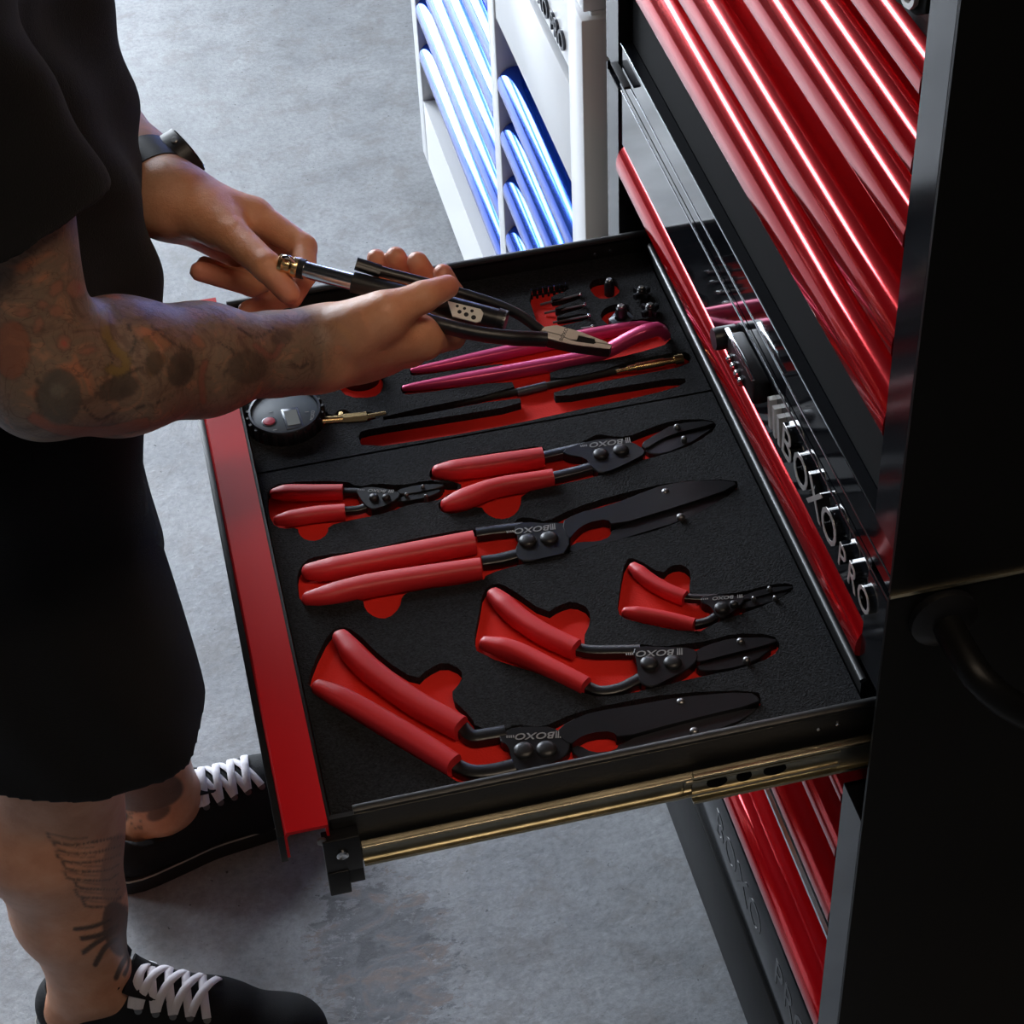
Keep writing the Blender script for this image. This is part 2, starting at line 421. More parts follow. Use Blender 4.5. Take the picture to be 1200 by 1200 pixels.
for w_, y_ in (('BOXO', 1.165), ('PRO', 1.005)):
    k = text_obj('lettering', w_, .050, .0005, (XF+.0008, y_, .255), (0, -1, 0), (0, 0, 1), 'black_post', rc)
    k.parent = kick; k.matrix_parent_inverse = Matrix.Identity(4)
drawer_front(rc, .944, 1.588, .309, .345, .438, 'candy_red')
bm = xprism([(XP, .440)] + arc(XF+.008, .449, .007, 270, 90) + [(XP, .466)], .944, 1.588)
par(from_bm(bm, 'trim_strip', 'chrome'), rc)
drawer_front(rc, .944, 1.588, .470, .502, .553, 'candy_red')
drawer_front(rc, .944, 1.588, .557, .588, .622, 'candy_red')
drawer_front(rc, .944, 1.588, .626, .652, .655, 'candy_red')
# logo fascia above the open drawer
fa = bxo('fascia', (XF+.002, XF+.02, .938, 1.590, .832, .8950), 'black_gloss', rc)
par(from_bm(sweep([(XF+.0019, .905, .8882), (XF+.0019, 1.586, .8882)], .0007, n=8), 'trim_line', 'chrome'), rc)
bm = xprism(handle_prof(.801, .830, XF-.004, XF+.018), .938, 1.585)
rb = par(from_bm(bm, 'red_trim', 'candy_red', ang=50), rc); rb['label'] = 'candy red rounded trim bar'
# raised emblem: mark + BOXO PRO, reading far to near
LZ = .866
for txt, y, sz, st in (('B', 1.100, .040, 1.12), ('O', 1.068, .040, 1.05), ('X', 1.037, .040, 1.12), ('O', 1.006, .040, 1.05),
                       ('P', .978, .030, 1.0), ('R', .957, .030, 1.0), ('O', .934, .030, 1.0)):
    zc_ = LZ-(.0 if sz > .03 else .004)
    t = text_obj('letter', txt, sz, .006, (XF, y, zc_), (0, -1, 0), (0, 0, 1), 'black_gloss', rc, stretch=st)
    t.parent = fa; t.matrix_parent_inverse = Matrix.Identity(4)
    t = text_obj('letter_face', txt, sz, .0006, (XF-.0033, y, zc_), (0, -1, 0), (0, 0, 1), 'letter_steel', rc, stretch=st)
    t.parent = fa; t.matrix_parent_inverse = Matrix.Identity(4)
for i in range(3):
    y = 1.140-.011*i
    bm = bmesh.new(); h0, h1 = LZ-.012, LZ+.012
    a = [(y+.005, h1), (y, h1), (y-.006+.0, h0), (y-.001, h0)]
    v0 = [bm.verts.new((XF+.002, p[0], p[1])) for p in a]; v1 = [bm.verts.new((XF-.004, p[0], p[1])) for p in a]
    bm.faces.new(v0); bm.faces.new(v1[::-1])
    for j in range(4): bm.faces.new((v0[j], v1[j], v1[(j+1) % 4], v0[(j+1) % 4]))
    e = from_bm(bm, 'emblem_bar', 'letter_steel'); e.parent = fa; e.matrix_parent_inverse = Matrix.Identity(4)
# combination lock on the fascia
lk = bxo('lock', (XF-.012, XF+.002, 1.155, 1.222, .862, .884), 'black_paint', rc, bev=.003)
def sub(o, p): o.parent = p; o.matrix_parent_inverse = Matrix.Identity(4); return o
sub(from_bm(lathe([(.008, 0), (.0095, .002), (.0095, .018), (.0088, .0205), (.004, .0205)], (XF+.002, 1.236, .868), (-1, 0, 0), 28), 'knob', 'gauge_black'), lk)
for i in range(4):
    sub(from_bm(lathe([(.0035, -.002), (.0045, -.0012), (.0045, .0012), (.0035, .002)], (XF-.0122, 1.208-.0095*i, .868), (0, 1, 0), 14), 'dial', 'chrome'), lk)
sub(bxo('bar', (XF-.013, XF-.009, 1.158, 1.226, .8838, .8862), 'chrome', bev=.001), lk)
# drawer-side handle on the near side panel
bm = sweep(resample([(.47, YN, .87), (.47, .86, .87), (.475, .84, .865), (.50, .83, .84), (.56, .83, .80), (.70, .83, .79), (.85, .83, .80), (.89, .85, .82), (.895, YN, .83)], 40), .011, n=12)
sh = par(from_bm(bm, 'side_handle', 'black_side', ang=60), rc)
for q in ((.47, .87), (.895, .83)):
    sub(from_bm(lathe([(.024, 0), (.024, .006), (.018, .010), (.013, .012)], (q[0], YN, q[1]), (0, -1, 0), 24), 'mount', 'black_paint'), sh)
casters(rc, XF+.05, .90, YN+.05, YFAR-.05, 'black_paint')

# ---- the pulled-out drawer (a part of the cabinet)
ZR, ZB = .740, .688
YA, YB = .945, 1.565            # inner faces of the long sides
bm = bmesh.new()
box(bm, .038, .452, YA-.004, YA, ZB, ZR-.002)           # near side
box(bm, .038, .452, YB, YB+.004, ZB, ZR-.002)           # far side
box(bm, .036, .039, YA-.004, YB+.004, ZB, ZR-.004)      # front wall
box(bm, .449, .452, YA+.026, YB-.012, ZB, ZR-.008)      # back wall
box(bm, .036, .452, YA-.004, YB+.004, ZB-.003, ZB)      # bottom
dr = par(from_bm(bm, 'drawer', 'drawer_black'), rc)
sub(from_bm(sweep([(.056, YA-.001, ZR), (.452, YA-.001, ZR)], .004, .003, n=10), 'rolled_rim', 'drawer_black'), dr)
sub(from_bm(sweep([(.045, YB+.001, ZR), (.452, YB+.001, ZR)], .004, .003, n=10), 'rolled_rim', 'drawer_black'), dr)
e = sub(from_bm(sweep([(.4505, YA+.026, ZR-.006), (.4505, YB-.012, ZR-.006)], .003, .0025, n=10), 'back_edge', 'screw'), dr)
e['label'] = 'bright steel back edge'
# red pull: hollow channel along the front
prof = [(.0045, .712), (.0045, .736), (.0065, .7395), (.0365, .7395), (.0365, .712), (.0345, .712), (.0345, .7365), (.0085, .7365), (.0065, .734), (.0065, .712)]
sub(from_bm(xprism(prof, .936, 1.581), 'drawer_pull', 'strip_red', ang=30), dr)
# black strip over the pull's outer face, its shade put in as colour
sub(bxo('pull_shade_strip', (-.0005, .0046, .936, 1.581, .708, .737), 'black_paint', bev=.0004), dr)
# bracket, screws, slides
bm = bmesh.new()
box(bm, .030, .057, .930, .941, .690, .727, bev=.001); box(bm, .030, .046, .929, .940, .666, .692, bev=.001); box(bm, .044, .057, .931, .940, .674, .694, bev=.001)
br = sub(from_bm(bm, 'slide_bracket', 'black_paint'), dr)
sub(from_bm(lathe([(.0045, 0), (.0045, .002), (.003, .0028), (.0015, .0018)], (.043, .930, .711), (0, -1, 0), 16), 'screw', 'chrome'), dr)
sub(from_bm(lathe([(.0035, 0), (.0035, .002), (.002, .0028)], (.030, .934, .726), (0, -1, 0), 14), 'screw', 'screw'), dr)
for (x, z) in ((.405, .726), (.420, .727)):
    sub(from_bm(lathe([(.0018, 0), (.0018, .0008), (.0008, .0012)], (x, YA-.004, z), (0, -1, 0), 10), 'rivet_head', 'chrome'), dr)
    sub(from_bm(lathe([(.0020, 0), (.0020, .0008), (.0008, .0012)], (x-.006, YB, z), (0, -1, 0), 10), 'rivet_head', 'chrome'), dr)
def slide(y, x0, x1, za, zb, name, sgn):
    """C-section steel rail, flanges rolled outward"""
    t = .0012; d = .0085*sgn
    bm = bmesh.new()
    box(bm, x0, x1, min(y, y+t*sgn), max(y, y+t*sgn), za+.0005, zb-.0005)
    sub(from_bm(bm, 'rail_web', 'zinc_web'), dr)
    bm = bmesh.new()
    for z, s in ((za, 1), (zb, -1)):
        pts = [(0, 0), (d*.5, 0), (d*.7, s*.0007), (d*.78, s*.0020), (d*.68, s*.0034), (d*.62, s*.0022), (d*.45, s*.0012), (0, s*.0012)]
        a = [bm.verts.new((x0, y+p[0], z+p[1])) for p in pts]; b = [bm.verts.new((x1, y+p[0], z+p[1])) for p in pts]
        bm.faces.new(a); bm.faces.new(b[::-1])
        for i in range(len(pts)): bm.faces.new((a[i], b[i], b[(i+1) % len(pts)], a[(i+1) % len(pts)]))
    return sub(from_bm(bm, name, 'zinc_gold', ang=40), dr)
slide(.938, .058, .31, .688, .711, 'slide_rail', -1)
slide(.935, .306, .452, .683, .715, 'slide_rail', -1)
slide(.9365, .300, .42, .690, .7095, 'slide_rail', -1)
slide(YB+.006, .058, .452, .686, .714, 'slide_rail', 1)
for x, w in ((.325, .008), (.346, .006), (.370, .009)):
    bm = prism([(x+w*math.cos(t*math.pi/8), .006*math.sin(t*math.pi/8)) for t in range(16)], 0, .0006)
    bm.transform(Matrix(((1, 0, 0, 0), (0, 0, -1, .9337), (0, 1, 0, .699), (0, 0, 0, 1))))
    sub(from_bm(bm, 'slide_slot', 'black_matte'), dr)

# ---- upper chest standing on the roller cabinet
tcst = thing('tool_chest', 'black tool chest with stacked red drawers on top of the black roller cabinet', 'tool chest', (XF, (YN+YFAR)/2, .895))
Z0, Z1 = .897, 1.45
bxo('side_panel', (XF, .95, YN, YN+.003, Z0+.003, Z1), 'black_side', tcst)
bxo('side_panel', (XF, .95, YFAR-.003, YFAR, Z0+.003, Z1), 'black_gloss', tcst)
bxo('back_panel', (.947, .95, YN+.003, YFAR-.003, Z0+.003, Z1), 'black_paint', tcst)
bxo('top_panel', (XF, .95, YN+.003, YFAR-.003, Z1-.004, Z1), 'black_paint', tcst)
bxo('bottom_panel', (XF+.021, .947, YN+.003, YFAR-.003, Z0, Z0+.004), 'black_paint', tcst)
bxo('corner_post', (XF, XF+.03, YN+.003, .938, .938, Z1-.004), 'black_post', tcst, bev=.0006, seg=1)
bxo('corner_post', (XF, XF+.03, 1.588, YFAR-.003, Z0+.004, Z1-.004), 'black_post', tcst, bev=.0006, seg=1)
bxo('lower_fascia', (XF+.002, XF+.02, .904, 1.588, .8970, .937), 'black_gloss', tcst)
bxo('lower_rail', (XF+.012, XF+.03, .938, 1.588, .938, 1.003), 'black_matte', tcst)
for z in (.9090, .9368):
    par(from_bm(sweep([(XF+.0019, .905, z), (XF+.0019, 1.586, z)], .0007, n=8), 'trim_line', 'chrome'), tcst)
bxo('seam_strip', (XF, .95, YN-.0015, YN+.0005, Z0, Z0+.0030), 'zinc_gold', tcst)
bxo('corner_bumper', (XF-.006, XF+.001, 1.548, 1.594, .912, .9150), 'rubber', tcst, bev=.001)
ZH = [(1.006, 1.042), (1.072, 1.106), (1.155, 1.187), (1.207, 1.236), (1.260, 1.289)]
for i, (a, b) in enumerate(ZH):
    drawer_front(tcst, .940, 1.586, a, b, (ZH[i+1][0]-.003) if i < 4 else 1.292, 'candy_red')
hf = bxo('head_fascia', (XF+.004, XF+.02, .938, 1.588, 1.294, Z1-.004), 'black_post', tcst, bev=.001)
bm = prism(rounded([(-.105, -.021), (.105, -.021), (.105, .021), (-.105, .021)], 2), 0, .006, bev=.0015)
bm.transform(Matrix(((0, 0, -1, XF+.005), (-1, 0, 0, 1.046), (0, 1, 0, 1.318), (0, 0, 0, 1))))
badge = from_bm(bm, 'badge', 'black_matte'); sub(badge, hf)
for w_, y_ in (('BOXO', 1.092), ('PRO', .983)):
    sub(text_obj('lettering', w_, .038, .004, (XF-.002, y_, 1.318), (0, -1, 0), (0, 0, 1), 'letter_steel', tcst, stretch=.95), hf)

# ---- white cabinet with blue drawers beyond
WN, WF_ = 1.725, 2.79
wc = thing('roller_cabinet', 'white roller tool cabinet with two columns of blue drawers', 'tool cabinet', (XF, (WN+WF_)/2, 0))
bxo('side_panel', (XF+.03, 1.0, WN, WN+.004, .074, .884), 'white_paint', wc)
bxo('side_panel', (XF+.03, 1.0, WF_-.004, WF_, .074, .884), 'white_paint', wc)
bxo('back_panel', (.996, 1.0, WN+.004, WF_-.004, .074, .884), 'white_paint', wc)
bxo('top_panel', (XF+.03, .996, WN+.004, WF_-.004, .880, .884), 'white_paint', wc)
bxo('bottom_panel', (XF+.03, .996, WN+.004, WF_-.004, .074, .080), 'white_paint', wc)
for a, b in ((WN, 1.783), (2.155, 2.192), (2.752, WF_)):
    bxo('stile', (XF, XF+.03, a, b, .074, .884), 'white_paint', wc, bev=.002)
for a, b in ((1.783, 2.155), (2.192, 2.752)):
    bxo('kick_rail', (XF+.001, XF+.03, a, b, .074, .190), 'white_paint', wc)
    bxo('head_rail', (XF+.001, XF+.03, a, b, .800, .884), 'white_paint', wc)
PB = .0772
for k in range(5):
    t = .588-PB*k
    drawer_front(wc, 1.785, 2.153, t-.032, t, min(t-.032+PB-.003, .653), 'blue')
for k in range(6):
    t = .600+PB*(1-k)
    drawer_front(wc, 2.194, 2.750, t-.032, t, t-.032+PB-.003, 'blue')
wp = bxo('drawer_front', (XF+.002, XF+.02, 1.785, 2.153, .656, .776), 'white_paint', wc, bev=.002)
bxo('drawer_front', (XF+.002, XF+.02, 2.194, 2.750, .726, .798), 'white_paint', wc, bev=.002)
for w_, y_ in (('BOXO', 1.905), ('PRO', 1.823)):
    sub(text_obj('lettering', w_, .030, .004, (XF, y_, .818), (0, -1, 0), (0, 0, 1), 'tool_steel_dark', wc, bold=.0003), wp)
casters(wc, XF+.06, .93, WN+.06, WF_-.06, 'white_paint')
wt = thing('tool_chest', 'white tool chest with blue drawers on top of the white cabinet', 'tool chest', (XF, (WN+WF_)/2, .884))
A, B = WN+.008, WF_-.008
bxo('side_panel', (XF+.03, .98, A, A+.004, .888, 1.38), 'white_paint', wt)
bxo('side_panel', (XF+.03, .98, B-.004, B, .888, 1.38), 'white_paint', wt)
bxo('back_panel', (.976, .98, A+.004, B-.004, .888, 1.38), 'white_paint', wt)
bxo('top_panel', (XF+.004, .98, A, B, 1.38, 1.385), 'white_paint', wt)
bxo('bottom_panel', (XF+.012, .98, A, B, .884, .888), 'white_paint', wt)
for a, b in ((A, 1.783), (2.155, 2.192), (2.752, B)):
    bxo('stile', (XF+.004, XF+.03, a, b, .888, 1.38), 'white_paint', wt, bev=.002)
for a, b in ((1.783, 2.155), (2.192, 2.752)):
    bxo('base_rail', (XF+.006, XF+.03, a, b, .888, .935), 'white_paint', wt)
    for k in range(5):
        z = .94+.088*k; drawer_front(wt, a+.002, b-.002, z, z+.032, z+.085, 'blue')
# shift the chest pulls back so they sit flush with its own frame is not needed: frames share the plane
# ================================================================ foam trays in the drawer
ZF = .722
ZREST0 = ZF-.0080
def cA(x, y): return (280+x/4, 460+y/4)
def cB(x, y): return (500+x/3, 460+y/3)
def cC(x, y): return (540+x/3, 630+y/3)
def cD(x, y): return (340+x/4, 720+y/4)
def cE(x, y): return (560+x/3.3333, 780+y/3.3333)
def cG(x, y): return (600+x/5.4545, 300+y/5.4545)     # crop over the bits
def cH(x, y): return (400+x/4.615, 260+y/4.615)
def cI(x, y): return (600+x/4.615, 260+y/4.615)
HOLES_NEAR = [
 [(314,574),(330,565),(404,563),(420,571),(440,566),(470,569),(505,562),(530,563),(538,570),(532,580),(505,588),(480,591),(455,600),(440,604),(408,610),(385,616),(384,626),(372,634),(358,633),(350,626),(349,618),(330,620),(318,613),(313,590)],
 [(502,556),(508,545),(533,537),(600,527),(634,522),(641,530),(660,528),(690,514),(700,508),(715,511),(735,512),(760,502),(790,492),(833,491),(842,500),(815,520),(778,533),(745,541),(720,553),(700,558),(650,569),(611,578),(610,595),(600,606),(585,609),(570,603),(563,592),(540,601),(520,602),(512,593),(520,582),(539,573),(541,566),(520,566),(506,563)],
 [(348,672),(356,658),(372,651),(430,645),(480,632),(556,618),(564,628),(600,616),(608,606),(625,607),(640,612),(668,597),(720,580),(790,564),(862,561),(867,572),(830,595),(800,610),(760,625),(720,633),(690,641),(640,656),(610,661),(570,673),(566,681),(481,693),(471,698),(469,712),(455,725),(440,724),(428,715),(425,701),(400,707),(365,711),(352,705),(349,690)],
 [(733,655),(745,654),(776,673),(785,663),(800,661),(811,671),(807,690),(813,697),(835,697),(870,694),(900,685),(928,683),(931,692),(900,708),(870,719),(840,729),(815,743),(735,727),(723,718),(726,690)],
 [(566,692),(580,683),(595,687),(640,719),(655,709),(672,704),(691,713),(692,730),(683,748),(691,760),(720,762),(748,754),(775,758),(805,754),(830,751),(860,742),(905,743),(916,755),(905,770),(870,783),(830,791),(790,800),(755,809),(720,816),(690,816),(640,792),(560,767),(555,750),(562,715)],
 [(386,740),(400,734),(416,739),(450,773),(488,797),(500,785),(520,775),(541,784),(542,797),(526,815),(554,842),(557,852),(590,856),(605,848),(625,852),(645,849),(668,837),(720,824),(790,812),(887,808),(894,822),(880,840),(820,872),(760,888),(700,897),(650,906),(600,915),(550,919),(530,914),(359,809),(366,780)],
]
SEAM = 1.343
near_t = thing('foam_tray', 'black foam tray with cutouts over red backing holding six red-handled pliers', 'foam tray', (.245, 1.15, ZB))
o = plate_with_holes([(.0405, .952), (.447, .952), (.447, SEAM-.0012), (.0405, SEAM-.0012)], [rounded(pxpoly(h, ZF), 1) for h in HOLES_NEAR], ZREST0, ZF, 'foam_sheet', 'foam'); par(o, near_t)
bxo('red_backing', (.0405, .447, .952, SEAM-.0012, ZB+.0005, ZREST0), 'liner_red', near_t)
GC = pz(335, 492, ZF)
def circ(c, r, n=28, a0=0, a1=360): return [(c[0]+r*math.cos(math.radians(a0+(a1-a0)*i/n)), c[1]+r*math.sin(math.radians(a0+(a1-a0)*i/n))) for i in range(n)]
def gauge_hole():
    d = pz(440, 487, ZF)[:2]-GC[:2]; a = math.degrees(math.atan2(d[1], d[0]))
    arc_ = [tuple(GC[:2]+np.array(p)) for p in circ((0, 0), .0362, 27, a+11, a+349+13)]
    return arc_+pxpoly([(440, 494), (440, 482), (412, 485), (406, 480), (396, 480), (392, 487)], ZF)
HOLES_FAR = [
 pxpoly([(418,507),(436,502),(520,489),(611,474),(609,464),(450,494),(448,487),(604,456),(599,445),(478,463),(470,460),(470,452),(500,447),(590,430),(588,425),(486,441),(480,438),(481,430),(520,422),(586,409),(640,395),(690,384),(745,374),(770,373),(787,384),(785,402),(760,410),(720,420),(644,434),(646,445),(700,436),(735,424),(800,411),(811,417),(806,428),(760,437),(648,458),(652,466),(720,454),(802,441),(805,450),(760,463),(655,485),(612,495),(520,512),(425,526)], ZF),
 gauge_hole(),
 pxpoly([(394,452),(398,438),(412,430),(440,430),(450,442),(448,458),(438,466),(408,466)], ZF),
 pxpoly([(617,341),(640,337),(664,333),(668,340),(645,347),(648,352),(678,344),(682,350),(650,360),(652,363),(683,354),(688,360),(652,370),(654,373),(688,366),(692,374),(656,382),(640,386),(632,386)], ZF),
 pxpoly([(690,338),(692,330),(702,326),(720,325),(728,336),(724,346),(712,350),(700,350)], ZF),
 pxpoly([(703,372),(706,363),(716,357),(734,355),(743,366),(741,376),(730,382),(714,382)], ZF),
]
# the brass stem channel beside the gauge
far_t = thing('foam_tray', 'speckled black foam tray holding gauge, pink pry bars and small bits', 'foam tray', (.245, 1.45, ZB))
o = plate_with_holes([(.0405, SEAM+.0012), (.447, SEAM+.0012), (.447, YB-.003), (.0405, YB-.003)], [rounded(h, 1) for h in HOLES_FAR], ZREST0, ZF, 'foam_sheet', 'foam'); par(o, far_t)
bxo('red_backing', (.0405, .447, SEAM+.0012, YB-.003, ZB+.0005, ZREST0), 'liner_red', far_t)

# ================================================================ pliers in the near tray
ZREST = ZREST0+.0002
def grip(t, pts, h=.0165):
    """moulded handle sleeve: (px, py, width px) along its axis"""
    zc = ZREST+h/2+.0006
    P = np.array([[*pz(x, y, zc)[:2], zc] for x, y, w in pts])
    d = [np.linalg.norm(pz(x, y, zc)-CAM) for x, y, w in pts]
    wd = np.array([w*dd/FPX for (x, y, w), dd in zip(pts, d)])
    Q = resample(np.c_[P, wd], 26)
    w = Q[:, 3]/2; k = len(w)
    # a small flare at the rear and a straight cut collar at the front
    prof = np.array([min(1, .78+.22*min(1, i/3)) for i in range(k)])
    bm = sweep(Q[:, :3], list(w*prof), list(np.minimum(h/2, np.full(k, h/2))*np.array([min(1, .72+.28*min(1, i/4)) for i in range(k)])), n=20, power=2.9, dome=1)
    return par(from_bm(bm, 'grip', 'grip_red', ang=45), t)
def plate(t, name, pts, z0, z1, m='tool_black', bev=.0008, rd=1):
    zt = z1
    bm = prism(rounded(pxpoly(pts, zt), rd), z0, z1, bev=bev, seg=1)
    return par(from_bm(bm, name, m, ang=25), t)
def arm(t, pts, w, h, m='tool_black', z=.7195):
    P = resample([[*pz(x, y, z)[:2], z] for x, y in pts], 14)
    return par(from_bm(sweep(P, w/2, h/2, n=12, power=5), 'handle_shank', m, ang=40), t)
def rivet(t, p, r, z=.7240, m='rivet', name='rivet'):
    c = pz(*p, z+.002)
    return par(from_bm(lathe([(r, -.004), (r, .0012), (r*.88, .0026), (r*.5, .0034), (r*.1, .0036)], (c[0], c[1], z), n=22), name, m, ang=50), t)
def marks(t, p, q, size, z, txt='BOXO'):
    """printed word reading from the far side of the drawer (upside down for us)"""
    a = np.array(pz(*p, z)); b = np.array(pz(*q, z)); ex = b-a; ex[2] = 0; ex /= np.linalg.norm(ex)
    ey = np.array([-ex[1], ex[0], 0]); c = (a+b)/2
    o = text_obj('lettering', txt, size*.85, .0003, (c[0], c[1], z), ex, ey, 'print_grey', t, stretch=1.15, shear=.25, bold=.0001)
    # the winged mark before the word and the small size code after it
    bm = bmesh.new()
    for i in range(3):
        s = -(np.linalg.norm(b-a)/2+.003+.0016*i)
        pts = [c+ex*(s+dx)+ey*dy for dx, dy in ((0, size*.33), (.0011, size*.33), (.0004, -size*.33), (-.0003, -size*.33))]
        bm.faces.new([bm.verts.new((pp[0], pp[1], z+.00015)) for pp in pts])
    par(from_bm(bm, 'mark', 'print_grey'), t)
    bm = bmesh.new()
    for i in range(4):
        cc_ = c+ex*(np.linalg.norm(b-a)/2+.004+.0016*i)
        pts = [cc_+ex*dx+ey*dy for dx, dy in ((-.0005, -size*.12), (.0005, -size*.12), (.0005, size*.12), (-.0005, size*.12))]
        bm.faces.new([bm.verts.new((pp[0], pp[1], z+.00015)) for pp in pts])
    par(from_bm(bm, 'size_mark', 'print_grey'), t)
    return o
GRP = None
def pliers(label, base, scale_h, grips, shanks, body, jaws, rivets, screws, word, blades=()):
    b = pz(*base, ZREST)
    t = thing('hose_clamp_pliers', label, 'pliers', (b[0], b[1], ZREST))
    for g in grips: grip(t, g, scale_h)
    for s in shanks: arm(t, *s)
    zt = .7240
    plate(t, 'body_plate', body, .7150, zt, 'tool_steel_dark' if False else 'tool_black')
    for j, mm, z1 in jaws: plate(t, 'jaw', j, .7150, z1+.0070, mm)
    for p, r in rivets: rivet(t, p, r)
    for p, r in screws: rivet(t, p, r*.8, .7222, 'screw', 'screw')
    if word: marks(t, word[0], word[1], word[2], zt+.0002)
    return t
# 1 small closed
pliers('smallest closed pliers, short red handles touching the foam beside the gauge', (400,590), .013,
  [[cA(*p)+(w,) for *p, w in ((165,475,14),(230,470,18),(350,470,18),(488,468,17))], [cA(*p)+(w,) for *p, w in ((180,600,12),(260,588,17),(370,570,18),(498,560,17))]],
  [([cA(490,468), cA(560,470), cA(620,485)], .007, .006), ([cA(498,555), cA(560,550), cA(620,530)], .007, .006)],
  [cA(545,448), cA(620,442), cA(700,452), cA(760,470), cA(745,500), cA(680,530), cA(630,550), cA(590,530), cA(560,480)],
  [([cA(730,455), cA(840,432), cA(960,425), cA(962,440), cA(860,462), cA(760,480)], 'tool_black', .7155), ([cA(740,490), cA(850,470), cA(962,445), cA(930,475), cA(850,497), cA(740,515)], 'tool_black', .7145)],
  [(cA(632,487), .0042), (cA(690,488), .0035)], [(cA(862,440), .0022), (cA(876,484), .0022), (cA(785,478), .0022)],
  (cA(690,462), cA(608,458), .0055))
# 2 medium closed
pliers('medium closed pliers with steel-blue head, next to the empty red slot', (660,560), .0165,
  [[cB(*p)+(w,) for *p, w in ((40,278,19),(110,272,23),(250,252,24),(410,228,22))], [cB(*p)+(w,) for *p, w in ((72,395,20),(140,372,24),(250,334,20),(445,303,19))]],
  [([cB(410,228), cB(480,212), cB(560,195)], .0095, .008, 'tool_steel_dark'), ([cB(445,300), cB(520,282), cB(600,260)], .0095, .008, 'tool_steel_dark')],
  [cB(470,205), cB(540,175), cB(620,163), cB(690,160), cB(750,185), cB(775,212), cB(720,240), cB(660,268), cB(610,285), cB(580,262), cB(560,225), cB(500,222)],
  [([cB(750,178), cB(800,150), cB(870,106), cB(1005,98), cB(1012,112), cB(900,135), cB(820,160), cB(775,200)], 'tool_black', .7155), ([cB(765,200), cB(800,178), cB(905,148), cB(1012,117), cB(990,135), cB(920,180), cB(830,216), cB(785,215)], 'tool_steel_dark', .7135)],
  [(cB(612,212), .0068), (cB(683,197), .0068)], [(cB(880,118), .0034), (cB(905,160), .0034)],
  (cB(690,170), cB(578,184), .0105))
# 3 large closed
pliers('largest closed pliers with long parallel red handles and broad black wedge jaws', (610,640), .0175,
  [[cA(*p)+(w,) for *p, w in ((330,840,24),(420,830,26),(700,778,27),(1105,702,27))], [cA(*p)+(w,) for *p, w in ((325,970,20),(420,952,25),(600,908,26),(820,872,25),(1135,826,23))]],
  [([cB(175,500), cB(250,490), cB(340,480)], .011, .009), ([cB(195,600), cB(260,590), cB(340,570)], .011, .009)],
  [cB(300,470), cB(345,450), cB(430,462), cB(500,455), cB(505,560), cB(420,578), cB(345,596), cB(315,580), cB(310,545), cB(330,520)],
  [([cB(470,455), cB(520,425), cB(640,398), cB(800,335), cB(880,312), cB(1080,306), cB(1090,330), cB(900,395), cB(650,470), cB(640,440), cB(560,455), cB(520,490), cB(500,520)], 'tool_black', .7175),
   ([cB(498,540), cB(540,520), cB(600,528), cB(650,508), cB(648,478), cB(900,402), cB(1088,342), cB(1000,400), cB(900,450), cB(720,503), cB(560,552), cB(505,565)], 'tool_black', .7145)],
  [(cB(355,517), .0075), (cB(430,507), .0075)], [(cB(840,347), .0045), (cB(893,435), .0045)],
  (cB(425,474), cB(320,486), .0105))
# 4 small open
pliers('smallest open pliers, red handles spread in a V beside a round finger notch', (830,715), .0125,
  [[cC(*p)+(w,) for *p, w in ((608,106,16),(660,150,17),(720,186,17),(788,214,16))], [cC(*p)+(w,) for *p, w in ((580,263,13),(660,274,14),(740,290,14),(820,310,14))]],
  [([cC(788,212), cC(830,215), cC(900,215)], .007, .006), ([cC(820,308), cC(870,295), cC(910,270)], .007, .006)],
  [cC(840,205), cC(900,200), cC(960,205), cC(1000,212), cC(985,240), cC(950,262), cC(920,285), cC(890,270), cC(885,240), cC(850,232)],
  [([cC(980,205), cC(1060,180), cC(1165,165), cC(1168,180), cC(1080,195), cC(1000,222)], 'tool_black', .7155), ([cC(985,228), cC(1080,202), cC(1166,184), cC(1120,215), cC(1040,240), cC(990,250)], 'tool_black', .7145)],
  [(cC(918,243), .006), (cC(960,231), .0035)], [(cC(1085,178), .0025), (cC(1105,211), .0025), (cC(1030,213), .0025)],
  (cC(962,208), cC(885,214), .006))
# 5 medium open
pliers('medium open pliers with spread red handles and narrow pointed black jaws', (730,780), .0165,
  [[cC(*p)+(w,) for *p, w in ((118,203,23),(200,280,24),(290,340,24),(405,395,23))], [cC(*p)+(w,) for *p, w in ((88,373,20),(200,405,22),(320,465,22),(440,526,21))]],
  [([cC(405,392), cC(460,402), cC(540,402), cC(630,400)], .0095, .008), ([cC(440,527), cC(490,545), cC(560,535), cC(640,495)], .0095, .008)],
  [cC(600,392), cC(640,378), cC(700,385), cC(780,385), cC(830,392), cC(835,430), cC(790,470), cC(730,495), cC(680,525), cC(640,520), cC(620,490), cC(625,440)],
  [([cC(810,405), cC(860,380), cC(960,348), cC(1105,352), cC(1115,368), cC(1000,395), cC(880,425), cC(830,440)], 'tool_black', .7165), ([cC(825,448), cC(880,436), cC(1000,405), cC(1112,375), cC(1030,440), cC(930,462), cC(840,470)], 'tool_black', .7145)],
  [(cC(662,437), .007), (cC(745,435), .007)], [(cC(983,362), .0038), (cC(1005,428), .0038)],
  (cC(750,402), cC(622,408), .0105))
